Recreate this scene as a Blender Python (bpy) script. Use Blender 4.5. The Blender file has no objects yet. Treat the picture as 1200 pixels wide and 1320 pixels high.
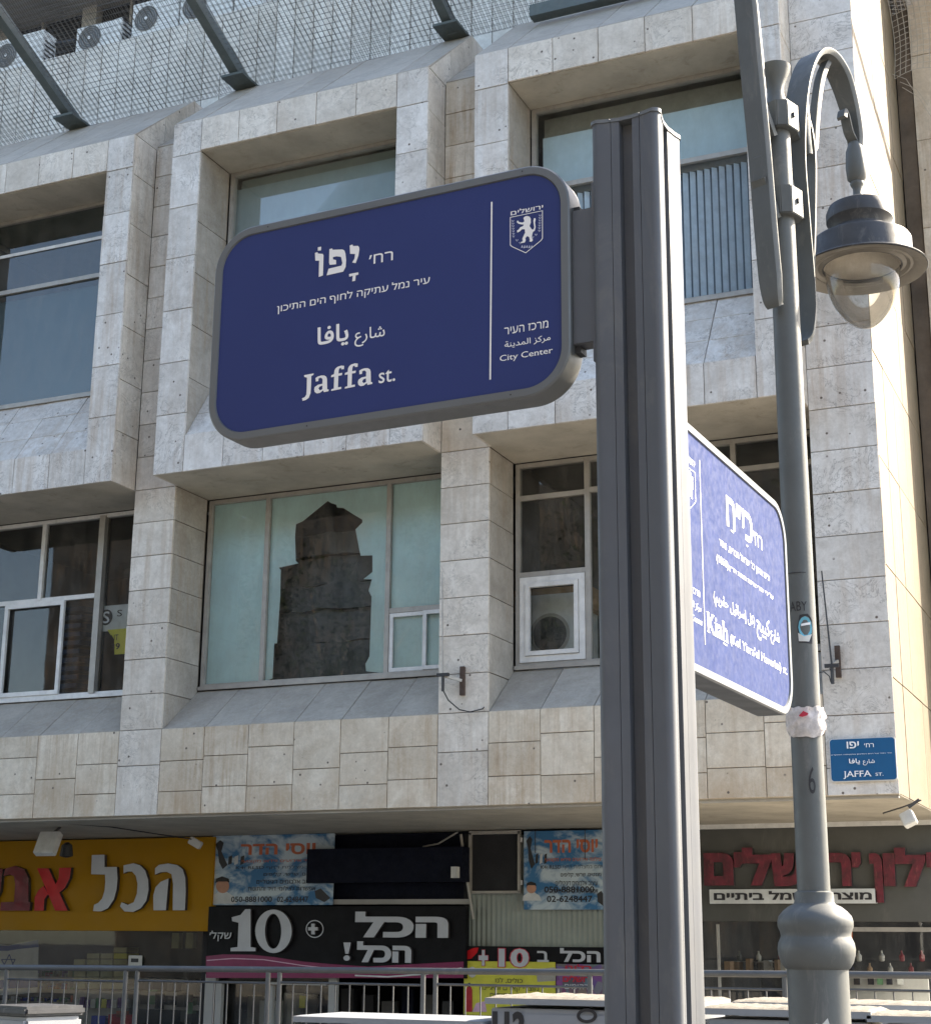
import bpy, bmesh, math, random
import numpy as np
from mathutils import Vector, Matrix, geometry, noise

random.seed(7)
SC = bpy.context.scene
COL = SC.collection

# ------------------------------------------------------------------ camera
F_PX = 2055.84
PITCH, ROLL, YAW = math.radians(15.13265), math.radians(0.4828), math.radians(-24.04449)
EYE = Vector((0, 0, 1.6))
_f = Vector((math.sin(YAW) * math.cos(PITCH), math.cos(YAW) * math.cos(PITCH), math.sin(PITCH)))
_r = Vector((math.cos(YAW), -math.sin(YAW), 0)); _u = _r.cross(_f)
_c, _s = math.cos(ROLL), math.sin(ROLL)
RT, UP, FW = _c * _r + _s * _u, -_s * _r + _c * _u, _f
cam_d = bpy.data.cameras.new('camera'); cam = bpy.data.objects.new('camera', cam_d); COL.objects.link(cam)
cam_d.sensor_fit = 'HORIZONTAL'; cam_d.sensor_width = 36; cam_d.lens = F_PX / 1200 * 36
cam_d.clip_start = .05; cam_d.clip_end = 2000
cam.matrix_world = Matrix(((RT.x, UP.x, -FW.x, EYE.x), (RT.y, UP.y, -FW.y, EYE.y), (RT.z, UP.z, -FW.z, EYE.z), (0, 0, 0, 1)))
SC.camera = cam

# ------------------------------------------------------------------ sky, sun, exposure
SUN_EL = math.radians(37); SUN_AZ = math.atan2(.656, .755)     # azimuth from +Y towards +X
w = bpy.data.worlds.new('World'); SC.world = w; w.use_nodes = True
nt = w.node_tree; bg = nt.nodes['Background']
sky = nt.nodes.new('ShaderNodeTexSky'); sky.sky_type = 'NISHITA'; sky.sun_disc = False
sky.sun_elevation = SUN_EL; sky.sun_rotation = SUN_AZ; sky.air_density = 1.0; sky.dust_density = 1.5
nt.links.new(sky.outputs[0], bg.inputs[0]); bg.inputs[1].default_value = .125
sd = bpy.data.lights.new('sun', 'SUN'); so = bpy.data.objects.new('sun', sd); COL.objects.link(so)
sd.energy = 4.3; sd.angle = math.radians(.53); sd.color = (1, .93, .82)
SV = Vector((math.sin(SUN_AZ) * math.cos(SUN_EL), math.cos(SUN_AZ) * math.cos(SUN_EL), math.sin(SUN_EL)))
so.rotation_euler = SV.to_track_quat('Z', 'Y').to_euler(); so.location = (20, 10, 30)
SC.view_settings.view_transform = 'Standard'; SC.view_settings.look = 'None'
SC.view_settings.exposure = 2.14; SC.view_settings.use_white_balance = True; SC.view_settings.white_balance_temperature = 7250; SC.view_settings.gamma = 1.0; SC.view_settings.use_curve_mapping = False
SC.render.engine = 'CYCLES'
SC.cycles.max_bounces = 8; SC.cycles.transparent_max_bounces = 16

# ------------------------------------------------------------------ measuring: a direction seen in the photo met with a real plane
def ray(px, py): return RT * ((px - 600) / F_PX) - UP * ((py - 660) / F_PX) + FW
def aty(px, py, Y): d = ray(px, py); return EYE + d * (Y / d.y)
def atx(px, py, X): d = ray(px, py); return EYE + d * (X / d.x)
A22 = math.radians(2.2)
EX = Vector((math.cos(A22), -math.sin(A22), 0)); EY = Vector((math.sin(A22), math.cos(A22), 0))
def sgn(px, py, D):
    d = ray(px, py); q = EYE + d * (D / d.dot(EY)); return Vector((q.dot(EX), q.dot(EY), q.z))
def sgk(px, py, X):
    d = ray(px, py); q = EYE + d * (X / d.dot(EX)); return Vector((q.dot(EX), q.dot(EY), q.z))

# ------------------------------------------------------------------ materials
def nm(name):
    m = bpy.data.materials.new(name); m.use_nodes = True
    return m, m.node_tree, m.node_tree.nodes['Principled BSDF']
def N(nt, t, **k):
    n = nt.nodes.new(t)
    for a, b in k.items():
        if hasattr(n, a): setattr(n, a, b)
        else: n.inputs[a].default_value = b
    return n
def ramp(nt, fac, a, b, ca=(0, 0, 0, 1), cb=(1, 1, 1, 1)):
    r = nt.nodes.new('ShaderNodeValToRGB'); e = r.color_ramp.elements
    e[0].position = a; e[1].position = b; e[0].color = ca; e[1].color = cb
    nt.links.new(fac, r.inputs[0]); return r.outputs[0]
def mixc(nt, fac, a, b, mode='MIX'):
    m = nt.nodes.new('ShaderNodeMix'); m.data_type = 'RGBA'; m.blend_type = mode
    for i, v in ((0, fac), (6, a), (7, b)):
        if isinstance(v, (int, float, tuple)): m.inputs[i].default_value = v
        else: nt.links.new(v, m.inputs[i])
    return m.outputs[2]
def pos(nt, scale=(1, 1, 1)):
    g = nt.nodes.new('ShaderNodeNewGeometry'); mp = nt.nodes.new('ShaderNodeMapping'); mp.inputs['Scale'].default_value = scale
    nt.links.new(g.outputs['Position'], mp.inputs[0]); return mp.outputs[0]
def noisen(nt, vec, scale, detail=5, rough=.6, dist=0):
    n = N(nt, 'ShaderNodeTexNoise', Scale=scale, Detail=detail, Roughness=rough, Distortion=dist)
    nt.links.new(vec, n.inputs['Vector']); return n.outputs['Fac']
def bump(nt, b, h, strength, dist=.01):
    n = N(nt, 'ShaderNodeBump', Strength=strength, Distance=dist); nt.links.new(h, n.inputs['Height'])
    nt.links.new(n.outputs[0], b.inputs['Normal'])
def c4(c): return (c[0], c[1], c[2], 1)

def stone(name, light, dark, stain=(.36, .235, .13), streak=.5, vein=.5, pits=True, rough=.6, foot=False):
    m, nt, b = nm(name)
    oi = nt.nodes.new('ShaderNodeObjectInfo')
    P = pos(nt)
    off = N(nt, 'ShaderNodeVectorMath', operation='MULTIPLY_ADD')
    cmb = nt.nodes.new('ShaderNodeCombineXYZ'); 
    for i in range(3): nt.links.new(oi.outputs['Random'], cmb.inputs[i])
    nt.links.new(cmb.outputs[0], off.inputs[0]); off.inputs[1].default_value = (37, 53, 71); nt.links.new(P, off.inputs[2])
    Q = off.outputs[0]
    base = mixc(nt, ramp(nt, noisen(nt, Q, 2.6, 8, .62, .7), .32, .66), c4(dark), c4(light))
    tone = ramp(nt, oi.outputs['Random'], 0, 1, (.90, .885, .865, 1), (1.06, 1.055, 1.05, 1))
    base = mixc(nt, 1.0, base, tone, 'MULTIPLY')
    # veins: thin dark wandering lines
    v = noisen(nt, Q, 3.2, 7, .68, 2.2)
    sub = N(nt, 'ShaderNodeMath', operation='SUBTRACT'); nt.links.new(v, sub.inputs[0]); sub.inputs[1].default_value = .5
    ab = N(nt, 'ShaderNodeMath', operation='ABSOLUTE'); nt.links.new(sub.outputs[0], ab.inputs[0])
    gate = ramp(nt, noisen(nt, Q, 1.7, 2), .44, .56)
    vf = ramp(nt, ab.outputs[0], .0, .020, (1, 1, 1, 1), (0, 0, 0, 1))
    vm = N(nt, 'ShaderNodeMath', operation='MULTIPLY'); nt.links.new(vf, vm.inputs[0]); nt.links.new(gate, vm.inputs[1])
    vs = N(nt, 'ShaderNodeMath', operation='MULTIPLY'); nt.links.new(vm.outputs[0], vs.inputs[0]); vs.inputs[1].default_value = vein
    base = mixc(nt, vs.outputs[0], base, c4([x * .48 for x in dark]))
    # rain streaks, rusty, running down
    st = noisen(nt, pos(nt, (7, 7, .45)), 1.6, 6, .7, .3)
    big = noisen(nt, pos(nt), .55, 3)
    sm = N(nt, 'ShaderNodeMath', operation='MULTIPLY'); nt.links.new(ramp(nt, st, .45, .68), sm.inputs[0]); nt.links.new(ramp(nt, big, .4, .62), sm.inputs[1])
    s2 = N(nt, 'ShaderNodeMath', operation='MULTIPLY'); nt.links.new(sm.outputs[0], s2.inputs[0]); s2.inputs[1].default_value = streak
    base = mixc(nt, s2.outputs[0], base, c4(stain))
    # cloudy grey grime
    gr = ramp(nt, noisen(nt, Q, 1.2, 9, .75, .4), .52, .75)
    g2 = N(nt, 'ShaderNodeMath', operation='MULTIPLY'); nt.links.new(gr, g2.inputs[0]); g2.inputs[1].default_value = .35
    base = mixc(nt, g2.outputs[0], base, c4([x * .66 for x in dark]))
    fine = noisen(nt, Q, 17, 8, .8, .5)
    base = mixc(nt, 1.0, base, ramp(nt, fine, .32, .7, (.80, .785, .76, 1), (1.07, 1.065, 1.06, 1)), 'MULTIPLY')
    if foot:
        sx = nt.nodes.new('ShaderNodeSeparateXYZ'); nt.links.new(pos(nt), sx.inputs[0])
        hz = ramp(nt, sx.outputs[2], .0, 1.0)
        mr = N(nt, 'ShaderNodeMapRange'); nt.links.new(sx.outputs[2], mr.inputs[0]); mr.inputs[1].default_value = 3.75; mr.inputs[2].default_value = 3.03; mr.inputs[3].default_value = .15; mr.inputs[4].default_value = 1
        f1 = N(nt, 'ShaderNodeMath', operation='MULTIPLY'); nt.links.new(mr.outputs[0], f1.inputs[0]); nt.links.new(ramp(nt, noisen(nt, pos(nt, (1, 1, .5)), 1.9, 7, .7, .8), .42, .66), f1.inputs[1])
        f2 = N(nt, 'ShaderNodeMath', operation='MULTIPLY'); nt.links.new(f1.outputs[0], f2.inputs[0]); f2.inputs[1].default_value = .62
        base = mixc(nt, f2.outputs[0], base, (.40, .27, .155, 1))
    if pits:
        vo = N(nt, 'ShaderNodeTexVoronoi', Scale=5.6, Randomness=1.0); nt.links.new(Q, vo.inputs['Vector'])
        pf = ramp(nt, vo.outputs['Distance'], .06, .095, (1, 1, 1, 1), (0, 0, 0, 1))
        gg = ramp(nt, noisen(nt, Q, 2.1, 1), .37, .42)
        pm = N(nt, 'ShaderNodeMath', operation='MULTIPLY'); nt.links.new(pf, pm.inputs[0]); nt.links.new(gg, pm.inputs[1])
        base = mixc(nt, pm.outputs[0], base, (.11, .085, .07, 1))
    nt.links.new(base, b.inputs['Base Color']); b.inputs['Roughness'].default_value = rough
    bump(nt, b, noisen(nt, Q, 22, 8, .75), .45, .008)
    return m

def paint(name, col, rough=.5, metal=0, var=.12, scale=6, bumpy=.06, spec=.5, dirt=None, dirtamt=.35, coat=0):
    m, nt, b = nm(name); P = pos(nt)
    n = noisen(nt, P, scale, 6, .65)
    c = mixc(nt, ramp(nt, n, .35, .68), c4([x * (1 - var) for x in col]), c4([min(1, x * (1 + var)) for x in col]))
    if dirt:
        d = noisen(nt, pos(nt, (1, 1, .25)), scale * 2.3, 8, .75, .6)
        f = N(nt, 'ShaderNodeMath', operation='MULTIPLY'); nt.links.new(ramp(nt, d, .55, .72), f.inputs[0]); f.inputs[1].default_value = dirtamt
        c = mixc(nt, f.outputs[0], c, c4(dirt))
    nt.links.new(c, b.inputs['Base Color']); b.inputs['Metallic'].default_value = metal
    nt.links.new(ramp(nt, noisen(nt, P, scale * 3, 4), .3, .7, (rough * .8,) * 3 + (1,), (min(1, rough * 1.25),) * 3 + (1,)), b.inputs['Roughness'])
    b.inputs['Specular IOR Level'].default_value = spec
    if coat: b.inputs['Coat Weight'].default_value = coat
    if bumpy: bump(nt, b, noisen(nt, P, scale * 14, 5), bumpy, .004)
    return m

def glass(name, tint=(.8, .9, .9), refl=1.0, dirt=.06):
    m = bpy.data.materials.new(name); m.use_nodes = True; nt = m.node_tree; nt.nodes.clear()
    out = nt.nodes.new('ShaderNodeOutputMaterial'); tr = nt.nodes.new('ShaderNodeBsdfTransparent'); gl = nt.nodes.new('ShaderNodeBsdfGlossy')
    tr.inputs[0].default_value = c4(tint); gl.inputs['Roughness'].default_value = .015
    fr = N(nt, 'ShaderNodeFresnel', IOR=1.6); mu = N(nt, 'ShaderNodeMath', operation='MULTIPLY'); mu.inputs[1].default_value = refl; mu.use_clamp = True
    nt.links.new(fr.outputs[0], mu.inputs[0])
    bp = N(nt, 'ShaderNodeBump', Strength=.012, Distance=.03); nt.links.new(noisen(nt, pos(nt), 1.3, 2), bp.inputs['Height'])
    nt.links.new(bp.outputs[0], gl.inputs['Normal'])
    mx = nt.nodes.new('ShaderNodeMixShader'); nt.links.new(mu.outputs[0], mx.inputs[0]); nt.links.new(tr.outputs[0], mx.inputs[1]); nt.links.new(gl.outputs[0], mx.inputs[2])
    df = nt.nodes.new('ShaderNodeBsdfDiffuse'); df.inputs[0].default_value = (.45, .43, .4, 1)
    m2 = nt.nodes.new('ShaderNodeMixShader'); dm = N(nt, 'ShaderNodeMath', operation='MULTIPLY')
    nt.links.new(ramp(nt, noisen(nt, pos(nt, (2, 2, .7)), 3, 8, .7), .4, .75), dm.inputs[0]); dm.inputs[1].default_value = dirt * 2
    nt.links.new(dm.outputs[0], m2.inputs[0]); nt.links.new(mx.outputs[0], m2.inputs[1]); nt.links.new(df.outputs[0], m2.inputs[2])
    nt.links.new(m2.outputs[0], out.inputs[0]); return m

M = {}
M['stone'] = stone('grey_white_stone', (.74, .725, .71), (.56, .535, .51), streak=.5, vein=.9)
M['stone_beige'] = stone('beige_stone', (.74, .675, .575), (.58, .505, .405), streak=.9, vein=.25, foot=True)
M['stone_pil'] = stone('pilaster_stone', (.74, .70, .645), (.58, .535, .48), streak=.5, vein=.7)
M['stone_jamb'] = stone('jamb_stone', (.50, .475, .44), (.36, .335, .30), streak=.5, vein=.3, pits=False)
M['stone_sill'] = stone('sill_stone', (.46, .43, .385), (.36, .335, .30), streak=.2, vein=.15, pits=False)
M['stone_strip'] = stone('setback_stone', (.74, .73, .70), (.58, .565, .53), streak=.3, vein=.2, pits=False)
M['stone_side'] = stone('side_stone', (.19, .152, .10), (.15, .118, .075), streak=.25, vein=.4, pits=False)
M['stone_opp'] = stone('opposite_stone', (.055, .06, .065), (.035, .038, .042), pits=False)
M['joint'] = paint('joint_mortar', (.17, .145, .12), .9)
M['plaster'] = paint('soffit_plaster', (.44, .405, .34), .85, var=.16, scale=1.6, bumpy=.3, dirt=(.20, .16, .11), dirtamt=.55)
M['concrete'] = paint('concrete', (.34, .33, .31), .9, var=.2, scale=1.2, bumpy=.4, dirt=(.14, .13, .12))
M['brown'] = paint('dirty_brown_render', (.12, .09, .065), .85, var=.35, scale=1.5, bumpy=.3, dirt=(.05, .04, .03))
M['grey_render'] = paint('grey_render', (.40, .39, .375), .85, var=.12, scale=1.1, bumpy=.2, dirt=(.2, .18, .16))
M['alu'] = paint('aluminium_frame', (.36, .34, .31), .45, metal=.2, dirt=(.12, .1, .08))
M['white_frame'] = paint('white_frame', (.66, .66, .65), .4, dirt=(.3, .28, .25))
M['sheet'] = paint('grey_fill', (.11, .118, .125), .6, var=.35, scale=1.6, dirt=(.03, .03, .035))
M['sky_board'] = paint('sky_reflection_board', (.15, .19, .23), .7, var=.1, scale=1)  # colour stands in for sky reflected in the upper right window
M['film'] = paint('aqua_window_film', (.74, .93, .95), .35, var=.06, scale=2, bumpy=.02, dirt=(.55, .68, .66), dirtamt=.3)
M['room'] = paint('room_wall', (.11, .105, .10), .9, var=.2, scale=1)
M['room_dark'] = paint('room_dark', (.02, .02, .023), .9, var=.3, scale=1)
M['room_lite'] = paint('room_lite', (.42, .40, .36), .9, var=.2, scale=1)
M['glass'] = glass('window_glass', (.88, .93, .93), 1.0)
M['glass_tint'] = glass('tinted_glass', (.42, .52, .53), .10)
M['glass_up'] = glass('upper_glass', (.85, .9, .9), .16)
M['glass_blue'] = glass('upper_right_glass', (.88, .93, .95), .32)
M['glass_lamp'] = glass('lamp_glass', (.92, .93, .92), .75, .13)
M['post'] = paint('post_paint', (.092, .101, .118), .5, metal=.05, spec=.45, var=.08, scale=3, bumpy=.02, dirt=(.17, .17, .165), dirtamt=.55)
M['post_dark'] = paint('post_groove', (.03, .033, .04), .6)
M['bezel'] = paint('bezel_metal', (.13, .14, .148), .45, metal=.2, spec=.6, var=.03, scale=3, bumpy=.02)
M['blue'] = paint('sign_blue', (.026, .040, .150), .45, spec=.25, var=.05, scale=1.5, bumpy=.015)
M['blue2'] = paint('sign_blue_worn', (.036, .055, .155), .8, spec=.12, var=.08, scale=18, bumpy=.03, dirt=(.07, .08, .26), dirtamt=.3)
M['white'] = paint('sign_white', (.80, .80, .82), .5, var=.02, bumpy=0)
M['white_dim'] = paint('crest_white', (.50, .53, .68), .5, var=.02, bumpy=0)
M['lamp'] = paint('lamp_post_paint', (.105, .112, .112), .5, spec=.4, var=.08, scale=5, bumpy=.12, dirt=(.22, .21, .195), dirtamt=.6)
M['lamp_dark'] = paint('lamp_hood', (.05, .052, .058), .5, spec=.4, var=.15, scale=8, bumpy=.1, dirt=(.3, .29, .27), dirtamt=.3)
M['lamp_under'] = paint('lamp_reflector', (.16, .14, .115), .4, var=.15, scale=5)
M['lamp_plate'] = paint('lamp_inner_plate', (.42, .36, .30), .6, var=.1)
M['beam'] = paint('green_grey_steel', (.10, .125, .13), .5, metal=.2, dirt=(.2, .18, .15))
M['net'] = paint('net_wire', (.11, .11, .105), .6, var=.2)
M['net2'] = paint('net_twine', (.42, .38, .32), .8)
M['ac'] = paint('ac_casing', (.62, .63, .62), .5, dirt=(.3, .28, .25))
M['dark'] = paint('dark_plastic', (.03, .03, .033), .5)
M['grille'] = paint('fan_grille', (.10, .105, .105), .5)
M['rail'] = paint('railing_paint', (.085, .09, .096), .45, metal=.2, dirt=(.2, .18, .16))
M['cab'] = paint('cabinet_paint', (.26, .275, .30), .5, var=.04, scale=2, dirt=(.42, .42, .42), dirtamt=.3)
M['cabtop'] = paint('cabinet_roof', (.21, .19, .16), .8, var=.25, scale=26, bumpy=1.0, dirt=(.13, .10, .08), dirtamt=.5)
M['bluesign'] = paint('enamel_blue', (.006, .09, .22), .4, spec=.3, var=.04)
M['yellow'] = paint('yellow_sign', (.40, .20, .005), .55, spec=.2, var=.06, scale=1)
M['red'] = paint('red_letter', (.52, .004, .010), .4, spec=.25, var=.2, scale=3)
M['wrap'] = paint('crimson_wrap', (.12, .005, .018), .35, spec=.6, var=.5, scale=9, bumpy=1.0, dirt=(.42, .10, .10), dirtamt=.7)
M['red_dk'] = paint('dark_red_letter', (.17, .005, .015), .4, spec=.3, var=.3, scale=4)
M['letter_white'] = paint('letter_face', (.50, .52, .56), .4, var=.05)
M['letter_side'] = paint('letter_side', (.05, .045, .05), .5)
M['black'] = paint('black_sign', (.008, .008, .010), .5, spec=.15, var=.3)
M['navy'] = paint('navy_banner', (.006, .008, .018), .7, spec=.15, var=.2)
M['magenta'] = paint('magenta_band', (.22, .012, .08), .4)
M['pink'] = paint('pink_line', (.62, .38, .5), .5)
M['ylw_print'] = paint('yellow_print', (.62, .58, .06), .5, var=.08)
M['orange_txt'] = paint('orange_print', (.55, .14, .06), .5)
M['blk_txt'] = paint('black_print', (.02, .02, .025), .5, bumpy=0)
M['red_txt'] = paint('red_print', (.5, .02, .05), .5, bumpy=0)
M['skin'] = paint('printed_face', (.5, .26, .17), .6)
M['hair'] = paint('printed_hair', (.02, .016, .014), .6)
M['poster_w'] = paint('poster_white', (.6, .62, .62), .6)
M['grey_fascia'] = paint('grey_fascia', (.085, .085, .078), .7, var=.1, scale=1, dirt=(.2, .19, .17))
M['shutter'] = paint('corrugated_panel', (.26, .29, .26), .45, var=.15, scale=1.5, dirt=(.5, .5, .45), dirtamt=.4)
M['bark'] = paint('bark', (.17, .13, .09), .9, var=.35, scale=5, bumpy=.8)
M['paper'] = paint('paper', (.6, .6, .58), .8, var=.1)
M['cyan'] = paint('cyan_sticker', (.12, .42, .55), .5, var=.2)
M['cardboard'] = paint('cardboard', (.30, .18, .10), .85)
M['box_y'] = paint('pale_box', (.42, .40, .22), .7, var=.15)
M['blue_cloth'] = paint('blue_goods', (.02, .05, .45), .7)
M['red_cloth'] = paint('red_goods', (.45, .02, .03), .7)
M['green_goods'] = paint('green_goods', (.10, .25, .12), .7)
M['chair_blue'] = paint('stacked_chair_blue', (.03, .045, .085), .5)
M['purple'] = paint('purple_print', (.12, .05, .2), .6)
M['flag_blue'] = paint('flag_blue', (.02, .05, .22), .7)
M['asphalt'] = paint('asphalt', (.05, .05, .052), .9, var=.2, scale=2, bumpy=.6)
M['paving'] = paint('paving_stone', (.27, .25, .215), .85, var=.12, scale=2, bumpy=.3)
M['cloth'] = paint('white_rag', (.62, .57, .55), .9, var=.25, scale=25, bumpy=.6)
M['blind'] = paint('blind_slat', (.60, .68, .75), .7)
M['roller'] = paint('blind_or_pane_tone', (.50, .60, .62), .8, var=.05)
M['steel'] = paint('polished_steel', (.6, .58, .54), .16, metal=1, var=.05)
# cloud print for posters
def cloudprint():
    m, nt, b = nm('cloud_print'); n = noisen(nt, pos(nt, (1, 1, 1.6)), 2.4, 5, .6, .6)
    nt.links.new(ramp(nt, n, .44, .6, (.03, .16, .34, 1), (.50, .60, .66, 1)), b.inputs['Base Color']); b.inputs['Roughness'].default_value = .5; return m
M['cloud'] = cloudprint()
def blotch():
    m, nt, b = nm('balloon_print'); vo = N(nt, 'ShaderNodeTexVoronoi', Scale=9.0); nt.links.new(pos(nt), vo.inputs['Vector'])
    hs = N(nt, 'ShaderNodeHueSaturation', Saturation=.7, Value=.4); nt.links.new(vo.outputs['Color'], hs.inputs['Color'])
    nt.links.new(mixc(nt, .55, hs.outputs[0], (.10, .03, .16, 1)), b.inputs['Base Color']); return m
M['blotch'] = blotch()
def leafmat():
    m, nt, b = nm('leaf'); oi = noisen(nt, pos(nt), 1.5, 3)
    nt.links.new(ramp(nt, oi, .3, .7, (.035, .06, .02, 1), (.10, .13, .045, 1)), b.inputs['Base Color']); b.inputs['Roughness'].default_value = .6; return m
M['leaf'] = leafmat()

# ------------------------------------------------------------------ mesh helpers
def link(name, me, mat=None, parent=None, loc=None):
    o = bpy.data.objects.new(name, me); COL.objects.link(o)
    if mat:
        for m_ in (mat if isinstance(mat, (list, tuple)) else [mat]): me.materials.append(M[m_] if isinstance(m_, str) else m_)
    if parent: o.parent = parent
    if loc is not None: o.location = loc
    return o
def mesh(name, verts, faces, smooth=False):
    me = bpy.data.meshes.new(name); me.from_pydata([tuple(v) for v in verts], [], faces); me.update()
    if smooth: me.polygons.foreach_set('use_smooth', [True] * len(me.polygons))
    return me
def tag(o, label=None, cat=None, group=None, kind=None):
    if label: o['label'] = label
    if cat: o['category'] = cat
    if group: o['group'] = group
    if kind: o['kind'] = kind
    return o
def empty(name, loc=(0, 0, 0), rz=0, label=None, cat=None, group=None):
    o = bpy.data.objects.new(name, None); COL.objects.link(o); o.location = loc; o.rotation_euler = (0, 0, rz); o.empty_display_size = .2
    return tag(o, label, cat, group)
class MB:
    def __init__(s): s.v = []; s.f = []
    def add(s, vs, fs):
        n = len(s.v); s.v += [Vector(v) for v in vs]; s.f += [tuple(i + n for i in f) for f in fs]; return s
    def box(s, x0, x1, y0, y1, z0, z1):
        return s.add([(x0, y0, z0), (x1, y0, z0), (x1, y1, z0), (x0, y1, z0), (x0, y0, z1), (x1, y0, z1), (x1, y1, z1), (x0, y1, z1)],
                     [(0, 3, 2, 1), (4, 5, 6, 7), (0, 1, 5, 4), (1, 2, 6, 5), (2, 3, 7, 6), (3, 0, 4, 7)])
    def prism(s, poly, d):      # poly of 3d points (ccw seen from the tip of d), extruded backwards by -d
        n = len(poly); d = Vector(d); a = [Vector(p) for p in poly]; b = [p - d for p in a]
        return s.add(a + b, [tuple(range(n)), tuple(range(2 * n - 1, n - 1, -1))] + [(i, i + n, (i + 1) % n + n, (i + 1) % n) for i in range(n)])
    def tube(s, pts, r, n=8, cap=True, aspect=None):
        pts = [Vector(p) for p in pts]; rs = r if isinstance(r, (list, tuple)) else [r] * len(pts)
        rings = []; up = None
        for i, p in enumerate(pts):
            t = (pts[min(i + 1, len(pts) - 1)] - pts[max(i - 1, 0)]).normalized()
            if up is None: up = Vector((0, 0, 1)) if abs(t.z) < .9 else Vector((1, 0, 0))
            side = t.cross(up).normalized(); up = side.cross(t).normalized()
            rings.append([p + (side * math.cos(k * 2 * math.pi / n) + up * math.sin(k * 2 * math.pi / n)) * rs[i] for k in range(n)])
        vs = [v for R_ in rings for v in R_]; fs = []
        for i in range(len(pts) - 1):
            for k in range(n): fs.append((i * n + k, i * n + (k + 1) % n, (i + 1) * n + (k + 1) % n, (i + 1) * n + k))
        if cap: fs += [tuple(range(n - 1, -1, -1)), tuple((len(pts) - 1) * n + k for k in range(n))]
        return s.add(vs, fs)
    def lathe(s, prof, c, n=32, cap=True):
        c = Vector(c); vs = []; fs = []
        for (r, z) in prof:
            for k in range(n): a = 2 * math.pi * k / n; vs.append(c + Vector((r * math.cos(a), r * math.sin(a), z)))
        for i in range(len(prof) - 1):
            for k in range(n): fs.append((i * n + k, i * n + (k + 1) % n, (i + 1) * n + (k + 1) % n, (i + 1) * n + k))
        if cap: fs += [tuple(range(n - 1, -1, -1)), tuple((len(prof) - 1) * n + k for k in range(n))]
        return s.add(vs, fs)
    def beam(s, a, b, w, h):    # rectangular bar between two points
        a = Vector(a); b = Vector(b); t = (b - a).normalized(); up = Vector((0, 0, 1)) if abs(t.z) < .9 else Vector((1, 0, 0))
        sd_ = t.cross(up).normalized() * w / 2; u_ = sd_.cross(t).normalized() * h / 2
        P = [a - sd_ - u_, a + sd_ - u_, a + sd_ + u_, a - sd_ + u_]; Q = [p + (b - a) for p in P]
        return s.add(P + Q, [(0, 1, 2, 3)[::-1], (4, 5, 6, 7), (0, 1, 5, 4), (1, 2, 6, 5), (2, 3, 7, 6), (3, 0, 4, 7)])
    def build(s, name, mat, parent=None, smooth=False, bevel=0, loc=None, auto=None):
        me = mesh(name, s.v, s.f, False)
        bm = bmesh.new(); bm.from_mesh(me); bmesh.ops.recalc_face_normals(bm, faces=bm.faces)
        if bevel: bmesh.ops.bevel(bm, geom=list(bm.edges), offset=bevel, segments=2, affect='EDGES', clamp_overlap=True)
        if auto is not None or smooth:
            lim = math.radians(auto or 40)
            for f in bm.faces: f.smooth = True
            for e in bm.edges:
                if len(e.link_faces) == 2 and e.calc_face_angle(0) > lim: e.smooth = False
        bm.to_mesh(me); bm.free()
        return link(name, me, mat, parent, loc)

def slab(parent, name, c, mat, gap=.0075, th=.03, proud=.003, lift=0):
    """one stone slab from four corners, counter-clockwise seen from outside"""
    c = [Vector(p) for p in c]; ctr = sum(c, Vector()) / 4; n = (c[1] - c[0]).cross(c[3] - c[0]).normalized()
    u = (c[1] - c[0]).normalized() * gap / 2; v = (c[3] - c[0]).normalized() * gap / 2
    q = [c[0] + u + v, c[1] - u + v, c[2] - u - v, c[3] + u - v]
    off = n * (random.uniform(-proud, proud) + lift)
    e = .004
    top = [p - ctr + off - n * 0 for p in q]
    inn = [top[0] + (u + v).normalized() * e, top[1] + (-u + v).normalized() * e, top[2] - (u + v).normalized() * e, top[3] + (u - v).normalized() * e]
    rim = [p - n * e for p in top]; bot = [p - n * th for p in top]
    vs = inn + rim + bot
    fs = [(0, 1, 2, 3), (11, 10, 9, 8)] + [(i, i + 4, (i + 1) % 4 + 4, (i + 1) % 4) for i in range(4)] + [(i + 4, i + 8, (i + 1) % 4 + 8, (i + 1) % 4 + 4) for i in range(4)]
    return link(name, mesh(name, vs, fs), mat, parent, ctr)
def grid(parent, name, O, U, V, us, vs, mat, stagger=False, **k):
    O, U, V = Vector(O), Vector(U), Vector(V)
    for i in range(len(us) - 1):
        col = vs if not callable(vs) else vs(i)
        for j in range(len(col) - 1):
            a, b, c_, d = us[i], us[i + 1], col[j], col[j + 1]
            slab(parent, name, [O + U * a + V * c_, O + U * b + V * c_, O + U * b + V * d, O + U * a + V * d], mat, **k)
def span(a, b, n): return [a + (b - a) * i / n for i in range(n + 1)]
def steps(a, b, s):
    r = [a]
    while r[-1] + s < b - s * .35: r.append(r[-1] + s)
    return r + [b]

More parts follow.
